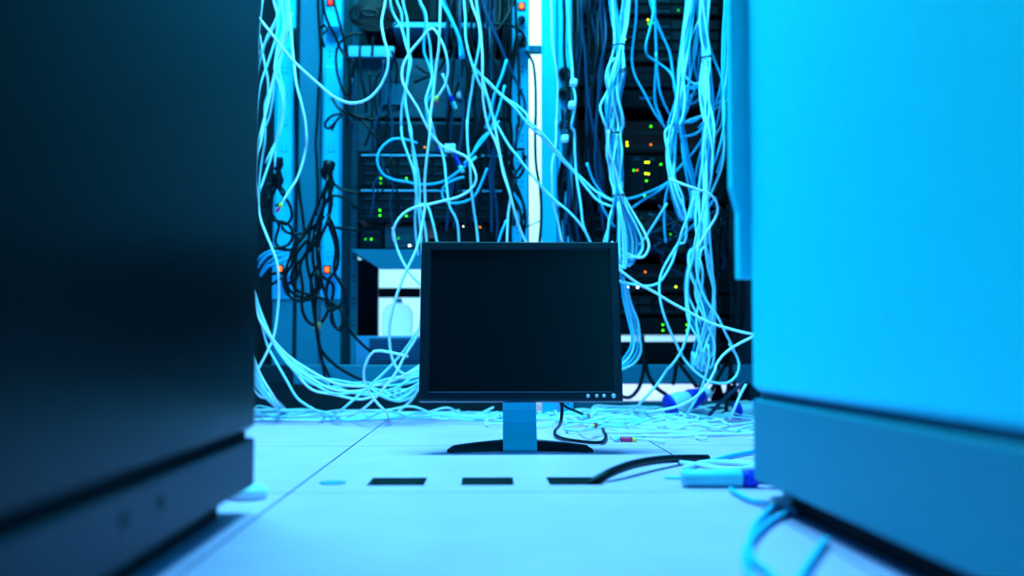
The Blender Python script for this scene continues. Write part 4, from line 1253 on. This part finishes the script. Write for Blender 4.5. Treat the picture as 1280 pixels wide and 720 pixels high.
# dark background leads in the racks
def dark_fall(pxa, pxb, pya, pyb, n, label, group, m_, Ya=2.70, Yb_=2.80, r=.0038, amp=10, name='power_cable'):
    for i in range(n):
        x = rnd.uniform(pxa, pxb)
        y0, y1 = pya + rnd.uniform(0, (pyb - pya) * .25), pyb - rnd.uniform(0, (pyb - pya) * .3)
        Y = rnd.uniform(Ya, Yb_)
        k = max(4, int((y1 - y0) / 35))
        pts = []
        for q in range(k + 1):
            pts.append(PY(x, y0 + (y1 - y0) * q / k, Y))
            x += rnd.uniform(-amp, amp)
            x = max(pxa - 4, min(pxb + 4, x))
        if pya < 0:
            pts = [Vector((pts[0].x, RY + .03, pts[0].z + .25))] + pts
        cable(pts, label, name, m_[i % len(m_)], r, group=group)


dark_fall(562, 636, -30, 330, 22, 'dark lead in the thicket hanging over the right half of the middle rack', 'dark thicket in the middle rack', (BLACKC, NAVYC, BLACKC))
dark_fall(722, 762, -30, 330, 18, 'dark lead hanging behind the thick tied bundle', 'dark leads behind the tied bundle', (BLACKC, NAVYC), amp=8)
dark_fall(700, 722, 130, 330, 9, 'black lead hanging below the stacked plugs beside the bright gap', 'black leads below the stacked plugs', (BLACKC, NAVYC, BLACKC), amp=6, Ya=2.62, Yb_=2.7)
dark_fall(880, 926, 250, 470, 14, 'black lead in the shadowed strand beside the pale cabinet', 'black leads beside the pale cabinet', (BLACKC,), amp=8, Ya=2.6, Yb_=2.78)
dark_fall(780, 900, 250, 345, 12, 'navy lead criss-crossing below the module chassis', 'navy leads below the module chassis', (NAVYC, BLACKC), amp=34, r=.0032)
dark_fall(440, 520, 185, 300, 6, 'thin dark lead drooping over the drive-bay servers', 'thin dark leads over the drive-bay servers', (NAVYC, BLACKC), amp=14, r=.0026)
dark_fall(438, 500, 72, 190, 7, 'thin dark lead hanging over the blue-grey rack enclosure', 'thin dark leads over the rack enclosure', (BLACKC, NAVYC), amp=9, r=.0032)
p = PY(396, 407, 2.59)
MB().lathe(p - Vector((0, 0, .009)), (0, 0, 1), [(0, .011), (.018, .012)], TANM, 14).build('cable_tape', None, 'scrap of tan tape holding the black cord tangle together', 'tape', origin=p)
for i, (tx, lb) in enumerate([
    ('L 180,-60 185,200 150,320 100,370 60,370 0,350', 'black cord hooking toward the lower edge of the monitor'),
    ('L 195,60 230,220 290,310 340,345 f400,440', 'black cord slanting to the blue and white coupling'),
    ('L 430,60 410,230 395,280', 'short black cord hanging above the coupling'),
    ('L 430,120 520,240 560,300', 'short black cord crossing behind the coupling'),
        ('L 840,0 800,120 780,260 770,400 f760,500', 'thick black cord beside the pale cabinet near the floor')]):
    cable((tx, 2.72), lb, 'power_cable', BLACKC, .0055)

# ------------------------------------------------------------------ industrial couplings on the floor
def coupling(p, d, sc, label, tail_pts, tail_label=None):
    """pale round coupling with deep blue collar; p = mouth end, d = direction to the cord"""
    d = Vector(d).normalized()
    r = thing('power_coupling', tuple(p), label, 'power coupling')
    MB().lathe(p, d, [(0, .026 * sc), (.004, .031 * sc), (.010, .033 * sc), (.012, .030 * sc)], BLUEP, 28).build('mouth_flange', r, 'deep blue mouth flange')
    MB().lathe(p, d, [(.0125 * sc, .028 * sc), (.020 * sc, .030 * sc), (.045 * sc, .030 * sc), (.060 * sc, .024 * sc), (.066 * sc, .024 * sc)], PALEP, 28).build('body', r)
    MB().lathe(p, d, [(.0665 * sc, .026 * sc), (.075 * sc, .027 * sc), (.10 * sc, .021 * sc), (.112 * sc, .018 * sc)], BLUEP, 24).build('collar', r, 'deep blue collar')
    MB().lathe(p, d, [(.1125 * sc, .015 * sc), (.13 * sc, .014 * sc), (.135 * sc, .009 * sc)], PALEP, 20).build('gland', r)
    e = p + d * .135 * sc
    MB().tube(spline([e] + tail_pts), .0055, BLACKC).build('cord', r)
    return r


pc = PY(834, 494, 2.60)
coupling(Vector((pc.x, 2.60, .034)), (1, .35, .30), 1.0, 'large round power coupling, pale with deep blue ends, on the floor before the dark rack', [PY(910, 455, 2.72), PY(918, 480, 2.76), PZ(925, 514, .006)])
pc = PY(921, 500, 2.5)
coupling(Vector((pc.x, 2.52, .03)), (.9, .1, .12), .75, 'smaller pale and blue coupling half hidden by the pale cabinet', [Vector((pc.x + .16, 2.55, .03)), Vector((pc.x + .2, 2.6, .006))])
# black plugs standing by
for i, (px, lb) in enumerate([(897, 'stout black plug standing on the floor beside the large coupling'), (909, 'black plug leaning next to the stout one')]):
    p = PZ(px, 516, 0)
    r = thing('power_plug', (p.x, p.y, 0), lb, 'plug')
    MB().lathe((p.x, p.y, 0), (0.05 + .1 * i, 0, 1), [(0, .018), (.004, .021), (.045, .022), (.06, .014), (.075, .009), (.082, .007)], BLACKC, 20).build('body', r)
    MB().tube(spline([Vector((p.x + .004, p.y, .08)), Vector((p.x + .02, p.y + .02, .16)), Vector((p.x + .03, p.y + .1, .26))]), .006, BLACKC).build('cord', r)

# near coupling in front of the pale cabinet, lying on its side and blurred
pn = PZ(862, 609, 0)
rr = .0125
root = thing('inline_coupler', (pn.x, pn.y, 0), 'aqua tube coupler with deep blue cap, on the floor by the pale cabinet', 'coupler')
ax = Vector((1, -.06, 0)).normalized()
b0 = Vector((PY(851, 600, pn.y).x, pn.y, rr))
MB().lathe(b0 - ax * .022, ax, [(0, .0022), (.0225, .0022)], SILVER, 10).build('pin', root)
MB().lathe(b0, ax, [(.001, .009), (.003, .0122), (.082, .0122), (.084, .010)], CLEARP, 24).build('tube', root)
MB().lathe(b0 + ax * .0845, ax, [(0, .0118), (.004, .0124), (.018, .0124), (.022, .009)], BLUEP, 24).build('end_cap', root, 'deep blue end cap')
e = b0 + ax * .107
MB().tube(spline([e, e + Vector((.03, -.02, -.002)), Vector((e.x + .06, e.y - .12, .0085)), Vector((e.x + .075, e.y - .3, .0085))]), .0082, BLACKC, 12).build('cord', root)

# thick black hose out of the third cut-out
dz = Vector((0, 0, 1))
q = [PZ(705, 601, 0) - dz * .040, PZ(722, 602, 0) - dz * .022, PZ(738, 603, 0) - dz * .003, PY(757, 594, 1.44), PY(780, 584, 1.48), PY(805, 577.5, 1.54), PY(832, 574, 1.60), PY(860, 573, 1.66), PY(884, 573, 1.70)]
cable(q, 'thick black hose rising out of the third floor cut-out', 'hose', BLACKC, .0068, cat='hose', clamp=False)
# blurred pale leads round the near cabinet corner
for i, (tx, lb, mm, rr_) in enumerate([
    ('Q f150,280 f220,262 f300,262 f390,270', 'pale lead lying just behind the aqua coupler', WHITEC2, .0045),
    ('Q f220,262 f300,240 f380,225', 'blue lead slanting behind the aqua coupler to the pale cabinet', BLUEC, .004),
    ('Q f130,262 f200,270 f300,285 f400,275', 'pale lead curving beside the hose end', WHITEC2, .004),
    ('Q f500,425 f440,455 f380,510 f350,560 f360,620 f400,690 f470,760', 'blue lead curving in a broad arc on the floor beside the pale cabinet', BLUEC, .0036),
    ('Q f520,430 f470,400 f400,450 f365,530 f380,590 f430,630 f480,700', 'pale blue lead doubled inside the broad arc on the floor', BLUEC, .0036),
    ('Q f300,350 f380,390 f450,400 f540,420', 'blue lead leading from the coupler to under the pale cabinet', BLUEC, .0032),
        ('Q f620,520 f590,560 f550,620 f500,720', 'blue lead slanting out from under the pale cabinet', BLUEC, .004)]):
    cable((tx, 1.3), lb, m_=mm, r=rr_, wob=0)

# ------------------------------------------------------------------ ceiling light fixtures
for nm, x, y, sx, sy in (('the monitor', -.25, 2.0, 1.2, .6), ('the aisle', .05, .55, .5, .9), ('the space behind the racks', .1, 4.5, 2.2, .6)):
    r = thing('ceiling_light', (x, y, ZC), 'flush blue ceiling light over ' + nm, 'ceiling light')
    MB().box(x - sx / 2 - .03, x + sx / 2 + .03, y - sy / 2 - .03, y + sy / 2 + .03, ZC - .03, ZC - .001, RAIL, .004).build('frame', r)
    MB().box(x - sx / 2, x + sx / 2, y - sy / 2, y + sy / 2, ZC - .04, ZC - .031, LAMPD, .002).build('diffuser', r)
for o in bpy.data.objects:
    if '_o' in o: del o['_o']
print('cables', NCAB)
